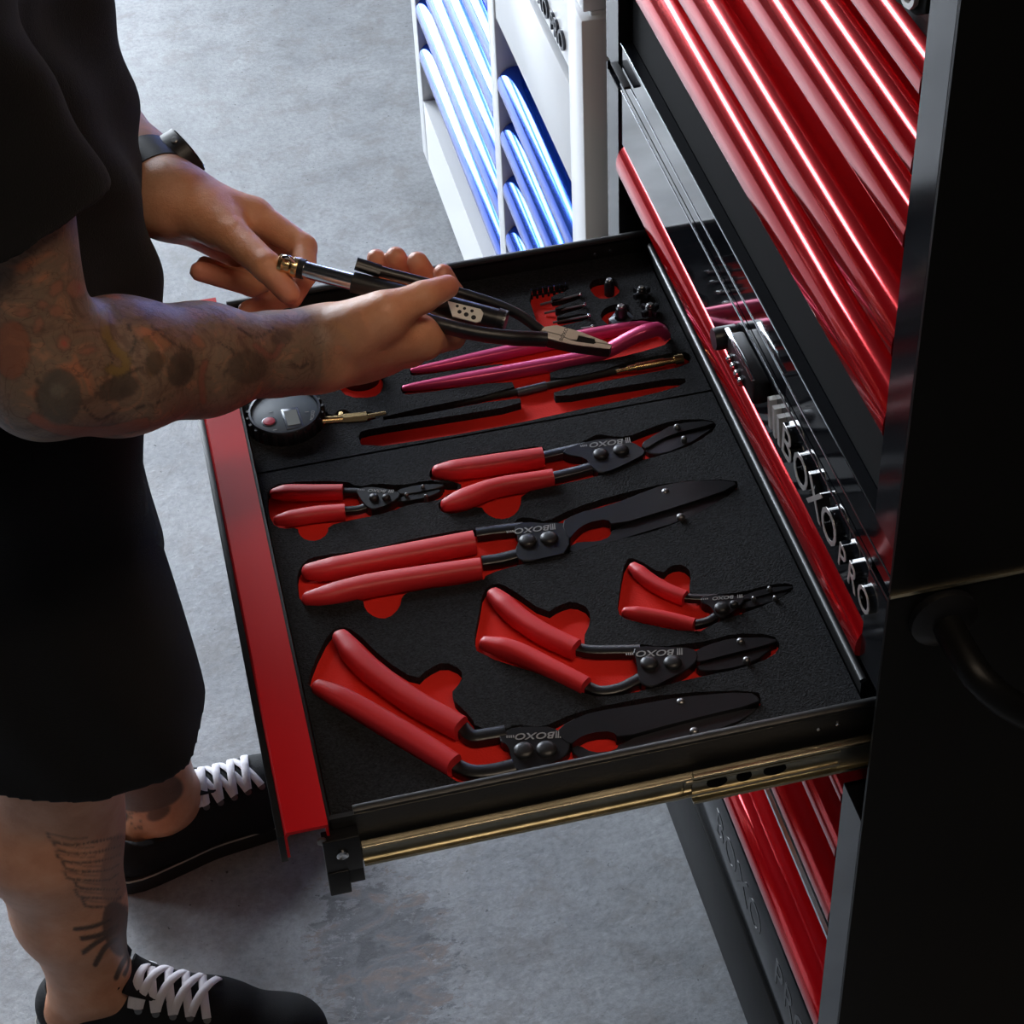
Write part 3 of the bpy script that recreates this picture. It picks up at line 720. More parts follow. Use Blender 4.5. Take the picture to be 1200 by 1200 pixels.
# 6 large open
pliers('largest open pliers with long spread red handles along the near drawer rim', (600,890), .0185,
  [[cD(*p)+(w,) for *p, w in ((240,112,27),(330,222,28),(450,322,28),(600,425,28),(800,535,27))], [cD(*p)+(w,) for *p, w in ((135,345,23),(250,402,25),(400,484,26),(600,602,26),(770,710,25))]],
  [([cD(800,530), cD(850,580), cD(920,575), cD(1010,560)], .012, .010, 'tool_black'), ([cD(770,712), cD(850,745), cD(950,740), cD(1060,715)], .012, .009)],
  [cE(80,265), cE(150,235), cE(215,240), cE(290,235), cE(345,275), cE(365,315), cE(340,360), cE(270,385), cE(200,415), cE(150,410), cE(130,370), cE(125,310), cE(90,300)],
  [([cE(300,262), cE(350,215), cE(450,180), cE(640,150), cE(790,122), cE(1060,100), cE(1098,122), cE(1102,145), cE(800,215), cE(545,285), cE(530,252), cE(440,258), cE(390,285), cE(360,312)], 'tool_black', .7175),
   ([cE(355,325), cE(400,305), cE(440,345), cE(545,335), cE(548,300), cE(800,228), cE(1104,153), cE(1060,200), cE(900,262), cE(760,305), cE(560,350), cE(420,380)], 'tool_steel_dark', .7140)],
  [(cE(180,327), .0078), (cE(268,322), .0078)], [(cE(793,140), .0045), (cE(845,254), .0045)],
  (cE(292,270), cE(160,276), .0105))

# ================================================================ far tray contents
# digital tyre gauge
g = thing('pressure_gauge', 'round black digital pressure gauge with red button, screen and brass stem', 'gauge', (GC[0], GC[1], ZREST))
GR = .0330; gz = .7335
bm = lathe([(GR*.93, 0), (GR, .004), (GR, gz-ZREST-.006), (GR*.97, gz-ZREST-.001), (GR*.93, gz-ZREST+.0005), (GR*.90, gz-ZREST-.003), (.001, gz-ZREST-.003)], (GC[0], GC[1], ZREST), n=48)
par(from_bm(bm, 'case', 'gauge_black', ang=40), g)
for i in range(22):
    a = 2*math.pi*i/22; c = (GC[0]+GR*math.cos(a), GC[1]+GR*math.sin(a))
    bm = lathe([(.0022, .003), (.0026, .005), (.0026, gz-ZREST-.004), (.0016, gz-ZREST-.002)], (c[0], c[1], ZREST), n=8)
    par(from_bm(bm, 'grip_rib', 'gauge_black'), g)
par(from_bm(lathe([(GR*.89, 0), (GR*.89, .0012), (GR*.86, .0018), (.001, .0018)], (GC[0], GC[1], gz-.0032), n=48), 'face', 'gauge_face'), g)
bm = bmesh.new()
n = 48
ri = [[bm.verts.new((GC[0]+r*math.cos(2*math.pi*j/n), GC[1]+r*math.sin(2*math.pi*j/n), z)) for j in range(n)] for r, z in ((GR*.90, gz-.002), (GR*.905, gz+.0008), (GR*.96, gz+.0006), (GR*.975, gz-.003))]
for a_, b_ in zip(ri[:-1], ri[1:]):
    for j in range(n): bm.faces.new((a_[j], a_[(j+1) % n], b_[(j+1) % n], b_[j]))
par(from_bm(bm, 'bezel', 'gauge_rim'), g)
gt = gz-.0014
def gp(x, y): return pz(200+x/5.4545, 330+y/5.4545, gt)
q = [gp(*p) for p in ((700, 822), (812, 805), (852, 930), (742, 950))]
par(from_bm(prism([p[:2] for p in q], gt-.001, gt+.0012, bev=.0006), 'screen_frame', 'gauge_rim'), g)
cc = sum(q)/4
par(from_bm(prism([(cc+(p-cc)*.72)[:2] for p in q], gt, gt+.0015), 'screen', 'lcd'), g)
b_ = gp(630, 897)
par(from_bm(lathe([(.0054, -.001), (.0054, .0008), (.0048, .0014), (.001, .0018)], (b_[0], b_[1], gt), n=24), 'button', 'button_red'), g)
par(from_bm(lathe([(.0066, -.001), (.0066, .0004), (.0058, .0006)], (b_[0], b_[1], gt), n=24), 'button_ring', 'gauge_rim'), g)
p = gp(908, 858)
text_obj('lettering', 'BOXO', .0046, .0002, (p[0], p[1], gt+.0006), (0.25, 1, 0), (-1, .25, 0), 'print_grey', g)
for (x, y) in ((640, 835), (668, 950), (770, 965), (800, 962), (870, 835)):
    p = gp(x, y); par(bxo('print_mark', (p[0]-.0018, p[0]+.0018, p[1]-.0003, p[1]+.0003, gt+.0004, gt+.0006), 'print_grey'), g)
zs = .7205
S0, S1, S2, S3 = (pz(*p, zs) for p in ((378, 494), (402, 492), (430, 489), (452, 485)))
bm = sweep([S0, S1], .0045, n=14); sweep([S1, S2], .0052, n=6, bm=bm); sweep([S2, S3], .0028, n=12, bm=bm)
sweep([pz(400, 488, zs), pz(399, 484, zs+.004)], .0022, n=10, bm=bm)
par(from_bm(bm, 'stem', 'brass', ang=30), g)
hose = resample([pz(*p, .7178) for p in ((450, 486), (520, 474), (600, 460), (650, 450), (725, 434))], 30)
par(from_bm(sweep(hose, .0032, n=12), 'hose', 'rubber'), g)
bm = bmesh.new()
H = [pz(*p, .7198) for p in ((722, 436), (735, 433), (745, 431), (778, 425), (790, 423), (800, 421))]
for (i, j, r) in ((0, 1, .0022), (1, 2, .0034), (2, 3, .0045), (3, 4, .0036), (4, 5, .0052)): sweep([H[i], H[j]], r, n=14, bm=bm)
par(from_bm(bm, 'chuck', 'brass', ang=30), g)
par(from_bm(sweep([pz(606, 460, .7185), pz(640, 452, .7185)], .0040, n=12), 'hose_sleeve', 'gauge_rim'), g)

# pink anodised pry bars
def pry(label, pts, base):
    b0 = pz(*base, ZREST); t = thing('pry_bar', label, 'pry bar', (b0[0], b0[1], ZREST))
    Q = resample([[*pz(x, y, .7145+dz)[:2], .7145+dz, w] for x, y, dz, w in pts], 40)
    par(from_bm(sweep(Q[:, :3], list(Q[:, 3]), list(np.clip(Q[:, 3]*1.0, .002, .0062)), n=16, power=3.2, dome=3), 'bar', 'pink', ang=50), t)
    return t
pry('pink metal pry bar with raised curled heel end', [(474, 455, .006, .0025), (500, 451, .006, .0040), (560, 442, .006, .0058), (640, 428, .006, .0062), (690, 418, .007, .0060), (716, 409, .011, .0060), (738, 397, .018, .0062), (756, 389, .022, .0064), (772, 386, .020, .0062), (779, 393, .011, .0052)], (640, 428))
pry('straight pink metal pry bar lying behind the curled one', [(484, 434, .006, .0025), (510, 430, .006, .0040), (570, 418, .006, .0056), (640, 403, .006, .0058), (700, 391, .006, .0056), (745, 383, .005, .0048), (764, 381, .003, .003)], (620, 407))

# small hook picks lying in the red window
PK = 'steel hook picks in the far foam tray'
for i, (a, b) in enumerate((((633, 357), (680, 345)), ((638, 367), (685, 357)), ((648, 378), (690, 370)), ((662, 388), (694, 383)))):
    b0 = pz(*a, .712); t = thing('hook_pick', 'tiny straight steel pick with ball tip lying across the red window', 'pick', (b0[0], b0[1], ZREST), PK)
    A_, B_ = pz(*a, .7160), pz(*b, .7245)
    par(from_bm(sweep(resample([A_, (A_+B_)/2, B_], 8), .0011, n=8), 'shaft', 'screw'), t)
    par(from_bm(lathe([(.0005, -.0022), (.0018, -.0012), (.0021, 0), (.0018, .0012), (.0005, .0022)], B_, (1, 0, 0), 12), 'tip', 'chrome'), t)
for i in range(7):
    p = (623+i*6.6, 344.5-i*1.25); b0 = pz(*p, .7200)
    t = thing('bit_pin', 'tiny steel pin standing in a row along the red window', 'pin', (b0[0], b0[1], ZREST), 'row of steel pins in the far foam tray')
    par(from_bm(lathe([(.0008, 0), (.0009, .0095), (.0005, .0110)], (b0[0], b0[1], ZREST), n=8), 'shaft', 'chrome'), t)
    par(from_bm(lathe([(.0013, 0), (.0013, .004), (.0008, .005)], (b0[0], b0[1], ZREST), n=8), 'collar', 'tool_black'), t)

# black bit sockets
def bit(p, r, label, wings=0, h=.018, m='tool_black', z0=None):
    z0 = ZREST if z0 is None else z0
    c = pz(*p, z0+h); t = thing('bit_socket', label, 'bit socket', (c[0], c[1], z0))
    par(from_bm(lathe([(r, 0), (r, h*.72), (r*.86, h*.8), (r*.86, h*.94), (r*.7, h)], (c[0], c[1], z0), n=20), 'barrel', m, ang=30), t)
    par(from_bm(lathe([(r*.62, h-.001), (r*.62, h+.0016), (r*.45, h+.0024)], (c[0], c[1], z0), n=14), 'tip', 'screw'), t)
    for k in range(wings):
        a = 2*math.pi*k/wings+.5
        d = Vector((math.cos(a), math.sin(a), 0)); q = Vector((c[0], c[1], z0+h*.45))
        par(from_bm(sweep([q+d*r*.6, q+d*r*2.0], .0022, .003, n=8, power=4), 'wing', m), t)
    return t
bit((714, 329), .0048, 'black bit socket deepest in shadow with red patch beside it', 0, .016)
bit((728, 360), .0056, 'larger black bit socket in grey collar over a red patch', 0, .018)
c = pz(729, 369, ZREST+.012)
tag(from_bm(lathe([(.0095, 0), (.0125, .001), (.0125, .007), (.0075, .0085), (.0072, .006)], (c[0], c[1], ZREST), n=6), 'hex_collar', 'gauge_rim'), 'grey hexagonal collar around the larger bit socket', 'collar')
bit((752, 338), .0046, 'small winged black bit socket near the far drawer corner', 4, .010, z0=ZF)
bit((762, 358), .0048, 'small winged black bit socket beside the curled pry bar', 4, .010, z0=ZF)
# black band clamp in its round recess, and a cream tool half under the wrist
c = pz(424, 447, .7145)
bm = bmesh.new(); n = 32
R_ = [[bm.verts.new((c[0]+r*math.cos(2*math.pi*j/n), c[1]+r*.82*math.sin(2*math.pi*j/n), z)) for j in range(n)] for r, z in ((.0165, ZREST), (.0172, .728), (.0160, .7315), (.0140, .7315), (.0134, .729), (.0134, ZREST))]
for a_, b2 in zip(R_[:-1], R_[1:]):
    for j in range(n): bm.faces.new((a_[j], a_[(j+1) % n], b2[(j+1) % n], b2[j]))
t = thing('ring_clamp', 'glossy black ring sitting in a round red-bottomed recess', 'ring', (c[0], c[1], ZREST))
par(from_bm(bm, 'band', 'black_gloss', ang=40), t)
for s in (-1, 1):
    par(bxo('ring_highlight', (c[0]-.0150, c[0]-.0065, c[1]+.0115+s*.0032-.0022, c[1]+.0115+s*.0032+.0022, .7295, .7345), 'chrome', bev=.0008), t)  # chrome bars stand in for the white highlight on the ring
a_, b2 = pz(322, 455, ZF+.003), pz(369, 440, ZF+.003)
t = thing('plastic_scraper', 'small cream plastic scraper lying on the foam under the wrist', 'scraper', (a_[0], a_[1], ZF))
mid = a_*.45+b2*.55
par(from_bm(sweep([a_, mid], .0032, .0028, n=10, power=4), 'blade', 'cream', ang=40), t)
par(from_bm(sweep([mid+(b2-a_)*.02, b2], .0042, .0029, n=10, power=4), 'handle', 'cream', ang=40), t)
# ================================================================ signed distance modelling for the person
def smin(a, b, k):
    h = np.clip(.5+.5*(b-a)/k, 0, 1)
    return b*(1-h)+a*h-k*h*(1-h)
class Cap:
    """tapered capsule a->b with radii, optional flattening along a unit axis"""
    def __init__(s, a, b, ra, rb, flat=None, fk=1.0):
        s.a = np.array(a, float); s.b = np.array(b, float); s.ra = ra; s.rb = rb
        s.flat = None if flat is None else np.array(flat, float)/np.linalg.norm(flat); s.fk = fk
        s.c = (s.a+s.b)/2; s.R = np.linalg.norm(s.b-s.a)/2+max(ra, rb)*1.3
    def d(s, p):
        ab = s.b-s.a; t = np.clip(((p-s.a)@ab)/(ab@ab+1e-12), 0, 1)
        v = p-(s.a+t[:, None]*ab)
        if s.flat is not None:
            q = v@s.flat; v = v+np.outer(q*(s.fk-1), s.flat)
        return np.linalg.norm(v, axis=1)-(s.ra+(s.rb-s.ra)*t)
class Ell:
    def __init__(s, c, r, rot=None):
        s.c = np.array(c, float); s.r = np.array(r, float); s.rot = rot; s.R = max(r)
    def d(s, p):
        v = p-s.c
        if s.rot is not None: v = v@s.rot
        k0 = np.linalg.norm(v/s.r, axis=1); k1 = np.linalg.norm(v/s.r**2, axis=1)
        return k0*(k0-1)/(k1+1e-9)
def eval_groups(groups, p, idx=None):
    d = None
    for gi, (prims, kin, kout) in enumerate(groups):
        g = None
        for q in prims:
            if idx is not None and id(q) not in idx: continue
            v = q.d(p); g = v if g is None else smin(g, v, kin)
        if g is None: continue
        d = g if d is None else smin(d, g, kout)
    return np.full(len(p), 1.0) if d is None else d
def surface(fn, lo, hi, h, near=None, chunk=16):
    """sparse sampling of fn(points, chunk_centre, half_diag) and naive surface nets"""
    lo = np.array(lo, float); n = np.ceil((np.array(hi)-lo)/h/chunk).astype(int)*chunk+1
    G = np.full(n, .05, np.float32)
    hd = chunk*h*.5*math.sqrt(3)
    ii = [np.arange(0, n[k]-1, chunk) for k in range(3)]
    cs = np.stack(np.meshgrid(*ii, indexing='ij'), -1).reshape(-1, 3)
    cen = lo+(cs+chunk/2)*h
    dc = fn(cen, None)
    loc = np.stack(np.meshgrid(*[np.arange(chunk+1)]*3, indexing='ij'), -1).reshape(-1, 3)
    for c, ce, v in zip(cs, cen, dc):
        sl = tuple(slice(c[k], c[k]+chunk+1) for k in range(3))
        if v > hd*1.35+.012: continue
        if v < -hd*1.35-.012: G[sl] = -.05; continue
        G[sl] = fn(lo+(c+loc)*h, (ce, hd)).reshape((chunk+1,)*3)
    s = G < 0
    cnt = np.zeros(tuple(n-1), np.uint8)
    for dx in (0, 1):
        for dy in (0, 1):
            for dz in (0, 1): cnt += s[dx:n[0]-1+dx, dy:n[1]-1+dy, dz:n[2]-1+dz]
    act = (cnt > 0) & (cnt < 8)
    ci = np.argwhere(act)
    vid = np.full(act.shape, -1, np.int32); vid[act] = np.arange(len(ci))
    corner = [(0,0,0),(1,0,0),(0,1,0),(1,1,0),(0,0,1),(1,0,1),(0,1,1),(1,1,1)]
    cv = np.stack([G[ci[:, 0]+a, ci[:, 1]+b, ci[:, 2]+c] for a, b, c in corner], 1)
    acc = np.zeros((len(ci), 3)); m = np.zeros(len(ci))
    for i, j in [(0,1),(2,3),(4,5),(6,7),(0,2),(1,3),(4,6),(5,7),(0,4),(1,5),(2,6),(3,7)]:
        a, b = cv[:, i], cv[:, j]; x = (a < 0) != (b < 0)
        t = np.where(x, a/(a-b+1e-12), 0)[:, None]
        pt = np.array(corner[i])*(1-t)+np.array(corner[j])*t
        acc[x] += pt[x]; m[x] += 1
    V = lo+(ci+acc/m[:, None])*h
    F = []
    for ax in range(3):
        o1, o2 = [(1, 2), (2, 0), (0, 1)][ax]
        sh = list(n); sh[ax] -= 1
        a = s[tuple(slice(0, n[k]-1) if k == ax else slice(1, n[k]-1) for k in range(3))]
        b = s[tuple(slice(1, n[k]) if k == ax else slice(1, n[k]-1) for k in range(3))]
        for cond, flip in ((a & ~b, False), (~a & b, True)):
            e = np.argwhere(cond)
            e[:, o1] += 1; e[:, o2] += 1
            def q(d1, d2):
                f = e.copy(); f[:, o1] += d1; f[:, o2] += d2
                return vid[f[:, 0], f[:, 1], f[:, 2]]
            f = np.stack([q(-1, -1), q(0, -1), q(0, 0), q(-1, 0)], 1)
            F.append(f[:, ::-1] if flip else f)
    F = np.concatenate(F); F = F[(F >= 0).all(1)]
    return V, F
def relax(V, F, it=2, lam=.5):
    for _ in range(it):
        S_ = np.zeros_like(V); n = np.zeros(len(V))
        for a, b in ((0, 1), (1, 2), (2, 3), (3, 0)):
            np.add.at(S_, F[:, a], V[F[:, b]]); np.add.at(S_, F[:, b], V[F[:, a]])
            np.add.at(n, F[:, a], 1); np.add.at(n, F[:, b], 1)
        V = V+lam*(S_/n[:, None]-V)
    return V
def mesh_np(name, V, F):
    me = bpy.data.meshes.new(name)
    me.vertices.add(len(V)); me.vertices.foreach_set('co', V.astype(np.float32).ravel())
    me.loops.add(len(F)*4); me.loops.foreach_set('vertex_index', F.astype(np.int32).ravel())
    me.polygons.add(len(F)); me.polygons.foreach_set('loop_start', np.arange(0, len(F)*4, 4, dtype=np.int32))
    me.polygons.foreach_set('use_smooth', np.ones(len(F), bool))
    me.update(calc_edges=True); me.validate()
    return me
def group_fn(groups):
    prims = [q for g, _, _ in groups for q in g]
    C_ = np.array([q.c for q in prims]); R_ = np.array([q.R for q in prims])
    def fn(p, ch):
        if ch is None: return eval_groups(groups, p)
        near = np.linalg.norm(C_-ch[0], axis=1) < R_+ch[1]+.045
        return eval_groups(groups, p, {id(q) for q, k in zip(prims, near) if k})
    return fn

# ---- joints. pixel + distance along the lens axis, or plain metres
RW = pd(372, 411, 1.535); RE = pd(52, 436, 1.365); RS = np.array([-.150, 1.215, 1.36])
LWR = pd(196, 233, 1.655); LE = pd(30, 58, 1.80); LS = np.array([-.150, 1.605, 1.36])
def lerp(a, b, t): return a+(b-a)*t
G = []
TC = np.array([-.153, 1.41, 0])
def T(x, y, z): return np.array([TC[0]+x, TC[1]+y, z])
# trunk, neck and head
G.append(([Ell(T(.005, 0, .95), (.112, .165, .14)), Ell(T(.01, 0, 1.08), (.110, .150, .17)), Ell(T(0, 0, 1.27), (.115, .175, .19)),
           Cap(T(-.01, -.14, 1.40), T(-.01, .14, 1.40), .055, .055), Cap(T(-.005, 0, 1.42), T(.03, 0, 1.52), .058, .055)], .06, .03))
HD = T(.075, 0, 1.625)
G.append(([Ell(HD, (.098, .075, .112)), Ell(HD+[.045, 0, -.06], (.055, .052, .060)), Cap(HD+[.095, 0, -.005], HD+[.112, 0, -.042], .010, .015),
           Ell(HD+[.02, .075, -.01], (.022, .010, .032)), Ell(HD+[.02, -.075, -.01], (.022, .010, .032)),
           Cap(HD+[.088, -.022, -.072], HD+[.088, .022, -.072], .008, .008)], .015, .03))
# right arm
fa_ = RW-RE
G.append(([Cap(RS, lerp(RS, RE, .55), .058, .052), Cap(lerp(RS, RE, .55), RE, .052, .043), Ell(lerp(RS, RE, .62)+np.array([.012, 0, 0]), (.046, .046, .08))], .03, .03))
G.append(([Cap(RE, RE+fa_*.25, .041, .0445), Cap(RE+fa_*.25, RE+fa_*.55, .0445, .0370), Cap(RE+fa_*.55, RE+fa_*.85, .0370, .0272), Cap(RE+fa_*.85, RW, .0272, .0262)], .02, .018))
# right hand closed around the tool: palm fans from the wrist, fingers wrap behind and come up
iM, mM, rM, lM = pd(497, 399, 1.548), pd(480, 408, 1.575), pd(458, 415, 1.597), pd(436, 416, 1.612)
tC, tM, tI, tT = pd(412, 388, 1.512), pd(452, 366, 1.500), pd(496, 348, 1.512), pd(524, 336, 1.528)
G.append(([Cap(RW, iM, .0235, .0150), Cap(RW, mM, .0230, .0150), Cap(RW, rM, .0225, .0145), Cap(RW, lM, .0220, .0140), Cap(lerp(RW, mM, .5), lM, .020, .014),
           Cap(pd(398, 392, 1.525), pd(446, 374, 1.510), .0235, .0195), Cap(pd(440, 395, 1.53), pd(486, 388, 1.535), .018, .0135)], .016, .016))
def finger(pts, rs, k=.0045):
    G.append(([Cap(a, b, ra, rb) for a, b, ra, rb in zip(pts[:-1], pts[1:], rs[:-1], rs[1:])], .003, k))
finger([tC, tM, tI, tT], [.0185, .0140, .0118, .0092], .010)
finger([iM, pd(530, 394, 1.588), pd(530, 345, 1.612), pd(519, 321, 1.598)], [.0132, .0104, .0096, .0082])
finger([mM, pd(516, 398, 1.628), pd(507, 338, 1.648), pd(489, 307, 1.612)], [.0130, .0104, .0098, .0086])
finger([rM, pd(493, 402, 1.648), pd(482, 334, 1.664), pd(464, 301, 1.622)], [.0126, .0102, .0095, .0084])
finger([lM, pd(466, 404, 1.655), pd(455, 336, 1.668), pd(441, 303, 1.630)], [.0116, .0096, .0090, .0080])
# left arm and hand pinching the knob
fl = LWR-LE
G.append(([Cap(LS, lerp(LS, LE, .5), .056, .050), Cap(lerp(LS, LE, .5), LE, .050, .042)], .03, .03))
G.append(([Cap(LE, LE+fl*.3, .041, .044), Cap(LE+fl*.3, LE+fl*.8, .044, .0290), Cap(LE+fl*.8, LWR, .0290, .0285)], .02, .018))
aM, bM, cM, dM = pd(298, 252, 1.648), pd(296, 268, 1.678), pd(280, 280, 1.700), pd(262, 288, 1.712)
G.append(([Cap(LWR, aM, .0250, .0145), Cap(LWR, bM, .0250, .0145), Cap(LWR, cM, .0240, .0140), Cap(LWR, dM, .0235, .0140), Cap(pd(222, 240, 1.645), pd(262, 268, 1.628), .0230, .0175)], .016, .016))
finger([pd(240, 250, 1.635), pd(272, 276, 1.612), pd(312, 312, 1.585), pd(338, 343, 1.582)], [.0180, .0140, .0118, .0092], .010)        # thumb
finger([aM, pd(356, 290, 1.632), pd(357, 322, 1.612), pd(343, 350, 1.603)], [.0132, .0106, .0094, .0078])                                # index
finger([bM, pd(352, 300, 1.668), pd(338, 346, 1.655), pd(290, 364, 1.632)], [.0132, .0106, .0094, .0080])                              # middle
finger([cM, pd(332, 318, 1.690), pd(296, 334, 1.668), pd(234, 318, 1.640)], [.0125, .0102, .0096, .0082])                              # ring
finger([dM, pd(306, 322, 1.706), pd(272, 326, 1.690), pd(240, 310, 1.668)], [.0115, .0092, .0084, .0072])                              # little
# legs
RK, RA = np.array([-.182, 1.290, .50]), np.array([-.218, 1.322, .105])
LK, LA = np.array([-.145, 1.495, .50]), np.array([-.120, 1.546, .100])
def leg(hip, K, A, toe):
    G.append(([Cap(hip, K, .088, .060)], .03, .05))
    back = np.array([-.022, 0, 0])
    G.append(([Cap(K, lerp(K, A, .32)+back, .058, .063), Cap(lerp(K, A, .32)+back, lerp(K, A, .68)+back*.5, .063, .047), Cap(lerp(K, A, .68)+back*.5, A, .047, .037),
               Cap(K+[.02, 0, 0], A+[.008, 0, .02], .040, .028)], .03, .03))
    G.append(([Cap(A+[0, 0, 0], A+[-.030, 0, -.050], .034, .026), Cap(A+[.004, 0, -.014], lerp(A, toe, .36)+[0, 0, -.026], .032, .018), Cap(lerp(A, toe, .36)+[0, 0, -.026], lerp(A, toe, .8)+[0, 0, -.008], .018, .012)], .02, .02))
RT, LT = np.array([-.016, 1.252, .035]), np.array([.062, 1.593, .035])
leg(T(0, -.085, .90), RK, RA, RT); leg(T(0, .085, .90), LK, LA, LT)
V, F = surface(group_fn(G), (-.36, 1.03, .0), (.26, 1.80, 1.76), .0026)
V = relax(V, F, 1, .4)
me = mesh_np('body', V, F)

# ---- tattoo map painted on the body: r = ink darkness, g = warm ink, b = reddening of the skin
def seg_t(p, a, b):
    ab = b-a; t = ((p-a)@ab)/(ab@ab); return t, np.linalg.norm(p-(a+np.clip(t, 0, 1)[:, None]*ab), axis=1)
ink = np.zeros(len(V)); warm = np.zeros(len(V)); red = np.zeros(len(V))
t, dist = seg_t(V, RE, RW); m = dist < .062
ink = np.where(m, np.clip((1.0-t)/.10, 0, 1), ink)
t2, dist2 = seg_t(V, RS, RE); m2 = (dist2 < .075) & (t2 > .2) & ~m
ink = np.where(m2, 1.0, ink); ink = np.where((dist2 < .07) & (t2 > .3), 1.0, ink)
t3, dist3 = seg_t(V, LE, LWR); m3 = (dist3 < .05)
ink = np.where(m3, np.maximum(ink, np.clip((1.16-t3)/.12, 0, 1)*.55), ink)
# finger tips and knuckles are redder
for q in [pd(524,336,1.528), pd(519,321,1.598), pd(489,308,1.62), pd(465,301,1.632), pd(444,302,1.64), pd(338,343,1.582), pd(343,350,1.603), pd(290,364,1.632), pd(234,318,1.64)]:
    red = np.maximum(red, np.clip(1-(np.linalg.norm(V-q, axis=1)-.006)/.022, 0, 1))
# designs inked on the skin, placed on the surface that faces the photographer
Nrm = np.zeros((len(V), 3)); fnv = np.cross(V[F[:, 2]]-V[F[:, 0]], V[F[:, 3]]-V[F[:, 1]])
for k in range(4): np.add.at(Nrm, F[:, k], fnv)
Nrm /= np.linalg.norm(Nrm, axis=1)[:, None]+1e-12
Q_ = (V-CAM)@RC.T; UV = 600+FPX*Q_[:, :2]/Q_[:, 2:3]
facing = (Nrm*(CAM-V)).sum(1) > 0
tat = np.zeros((len(V), 4))
def stroke(sel, pts, wid, colr, al):
    P_ = resample([(x, y, 0) for x, y in pts], 24)[:, :2]
    idx = np.where(sel & (UV[:, 0] > P_[:, 0].min()-12) & (UV[:, 0] < P_[:, 0].max()+12) & (UV[:, 1] > P_[:, 1].min()-12) & (UV[:, 1] < P_[:, 1].max()+12))[0]
    d = np.linalg.norm(UV[idx][:, None]-P_[None], axis=2).min(1); m_ = np.clip((wid-d)/1.6+.5, 0, 1)*al
    tat[idx, :3] = tat[idx, :3]*(1-m_[:, None])+np.array(colr)*m_[:, None]; tat[idx, 3] = np.maximum(tat[idx, 3], m_)
def blob(sel, c, rx, ry, rot, colr, al):
    d = UV-np.array(c); a = math.radians(rot); u = d[:, 0]*math.cos(a)+d[:, 1]*math.sin(a); v = -d[:, 0]*math.sin(a)+d[:, 1]*math.cos(a)
    m_ = np.where(sel, np.clip((1-np.hypot(u/rx, v/ry))*min(rx, ry)/2.2+.3, 0, 1), 0)*al
    tat[:, :3] = tat[:, :3]*(1-m_[:, None])+np.array(colr)*m_[:, None]; tat[:, 3] = np.maximum(tat[:, 3], m_)
INK = (.020, .018, .018)
shinR = facing & (V[:, 2] < .5) & (V[:, 1] < 1.44) & (V[:, 2] > .12)
for i in range(8):                                            # wing feathers
    x0, y0 = 56+i*4.6+(i > 4)*5+(i % 2)*3, 978+i*11.0
    stroke(shinR, [(x0, y0-1), (x0+6, y0+7), (x0+26, y0+12-i*.6), (x0+52, y0+9), (142-i, y0+2)], 1.6, INK, .8)
    stroke(shinR, [(x0, y0-1), (x0+10, y0+1), (x0+30, y0+5-i*.3), (x0+46, y0+4)], 1.1, INK, .5)
blob(shinR, (136, 1020), 18, 44, 8, INK, .45)
for pts, w_ in (([(88, 1089), (108, 1086), (130, 1078)], 2.6), ([(98, 1116), (114, 1104), (134, 1092)], 3.0), ([(112, 1130), (122, 1112), (136, 1100)], 3.2), ([(136, 1146), (142, 1132), (150, 1118)], 3), ([(146, 1142), (152, 1128), (148, 1112)], 2.5), ([(96, 1100), (116, 1096), (136, 1086)], 3)):
    stroke(shinR, pts, w_, INK, .88)
blob(shinR, (138, 1088), 18, 34, -10, INK, .8)
shinL = facing & (V[:, 2] < .4) & (V[:, 1] > 1.44)
blob(shinL, (172, 928), 44, 24, -8, (.045, .043, .042), .85); blob(shinL, (196, 915), 12, 9, 0, (.09, .07, .06), .6)
blob(shinL, (142, 957), 9, 8, 0, INK, .9); blob(shinL, (186, 952), 16, 9, -30, INK, .75)
for k in range(30): blob(shinL, (random.uniform(133, 168), random.uniform(945, 975)), 1.6, 1.6, 0, INK, .9)
armR = facing & (V[:, 2] > .9) & (V[:, 0] < .085) & (ink > .05)
PET = (.36, .15, .10)
for c_, rx, ry, rt in (((28, 366), 11, 6, -10), ((50, 357), 7, 6, 0), ((66, 365), 10, 8, 15), ((45, 381), 6, 12, 12), ((66, 338), 7, 12, 40), ((90, 338), 13, 12, 0), ((75, 402), 9, 10, 0), ((102, 411), 13, 5, -12)):
    blob(armR, c_, rx, ry, rt, PET, .8)
blob(armR, (14, 410), 22, 36, 0, (.40, .12, .06), .65); blob(armR, (93, 337), 3, 3, 0, (.30, .03, .03), .9); blob(armR, (75, 403), 4, 5, 0, (.45, .08, .05), .9)
for pts, w_, cc_ in (([(123, 372), (124, 392), (135, 410), (148, 422), (142, 436), (128, 432)], 6, (.24, .15, .035)), ([(120, 366), (130, 360), (140, 372)], 4, (.20, .14, .05)), ([(172, 398), (180, 412), (176, 436), (190, 420)], 5, (.22, .12, .05)), ([(186, 392), (195, 404)], 6, (.36, .16, .08)), ([(228, 396), (236, 404)], 5, (.34, .15, .09)), ([(40, 490), (70, 503), (120, 506), (170, 496)], 7, (.36, .10, .055)), ([(240, 425), (236, 445), (238, 470)], 4, (.30, .10, .07)), ([(300, 405), (318, 418), (330, 404)], 4, (.28, .10, .08))):
    stroke(armR, pts, w_, cc_, .8)
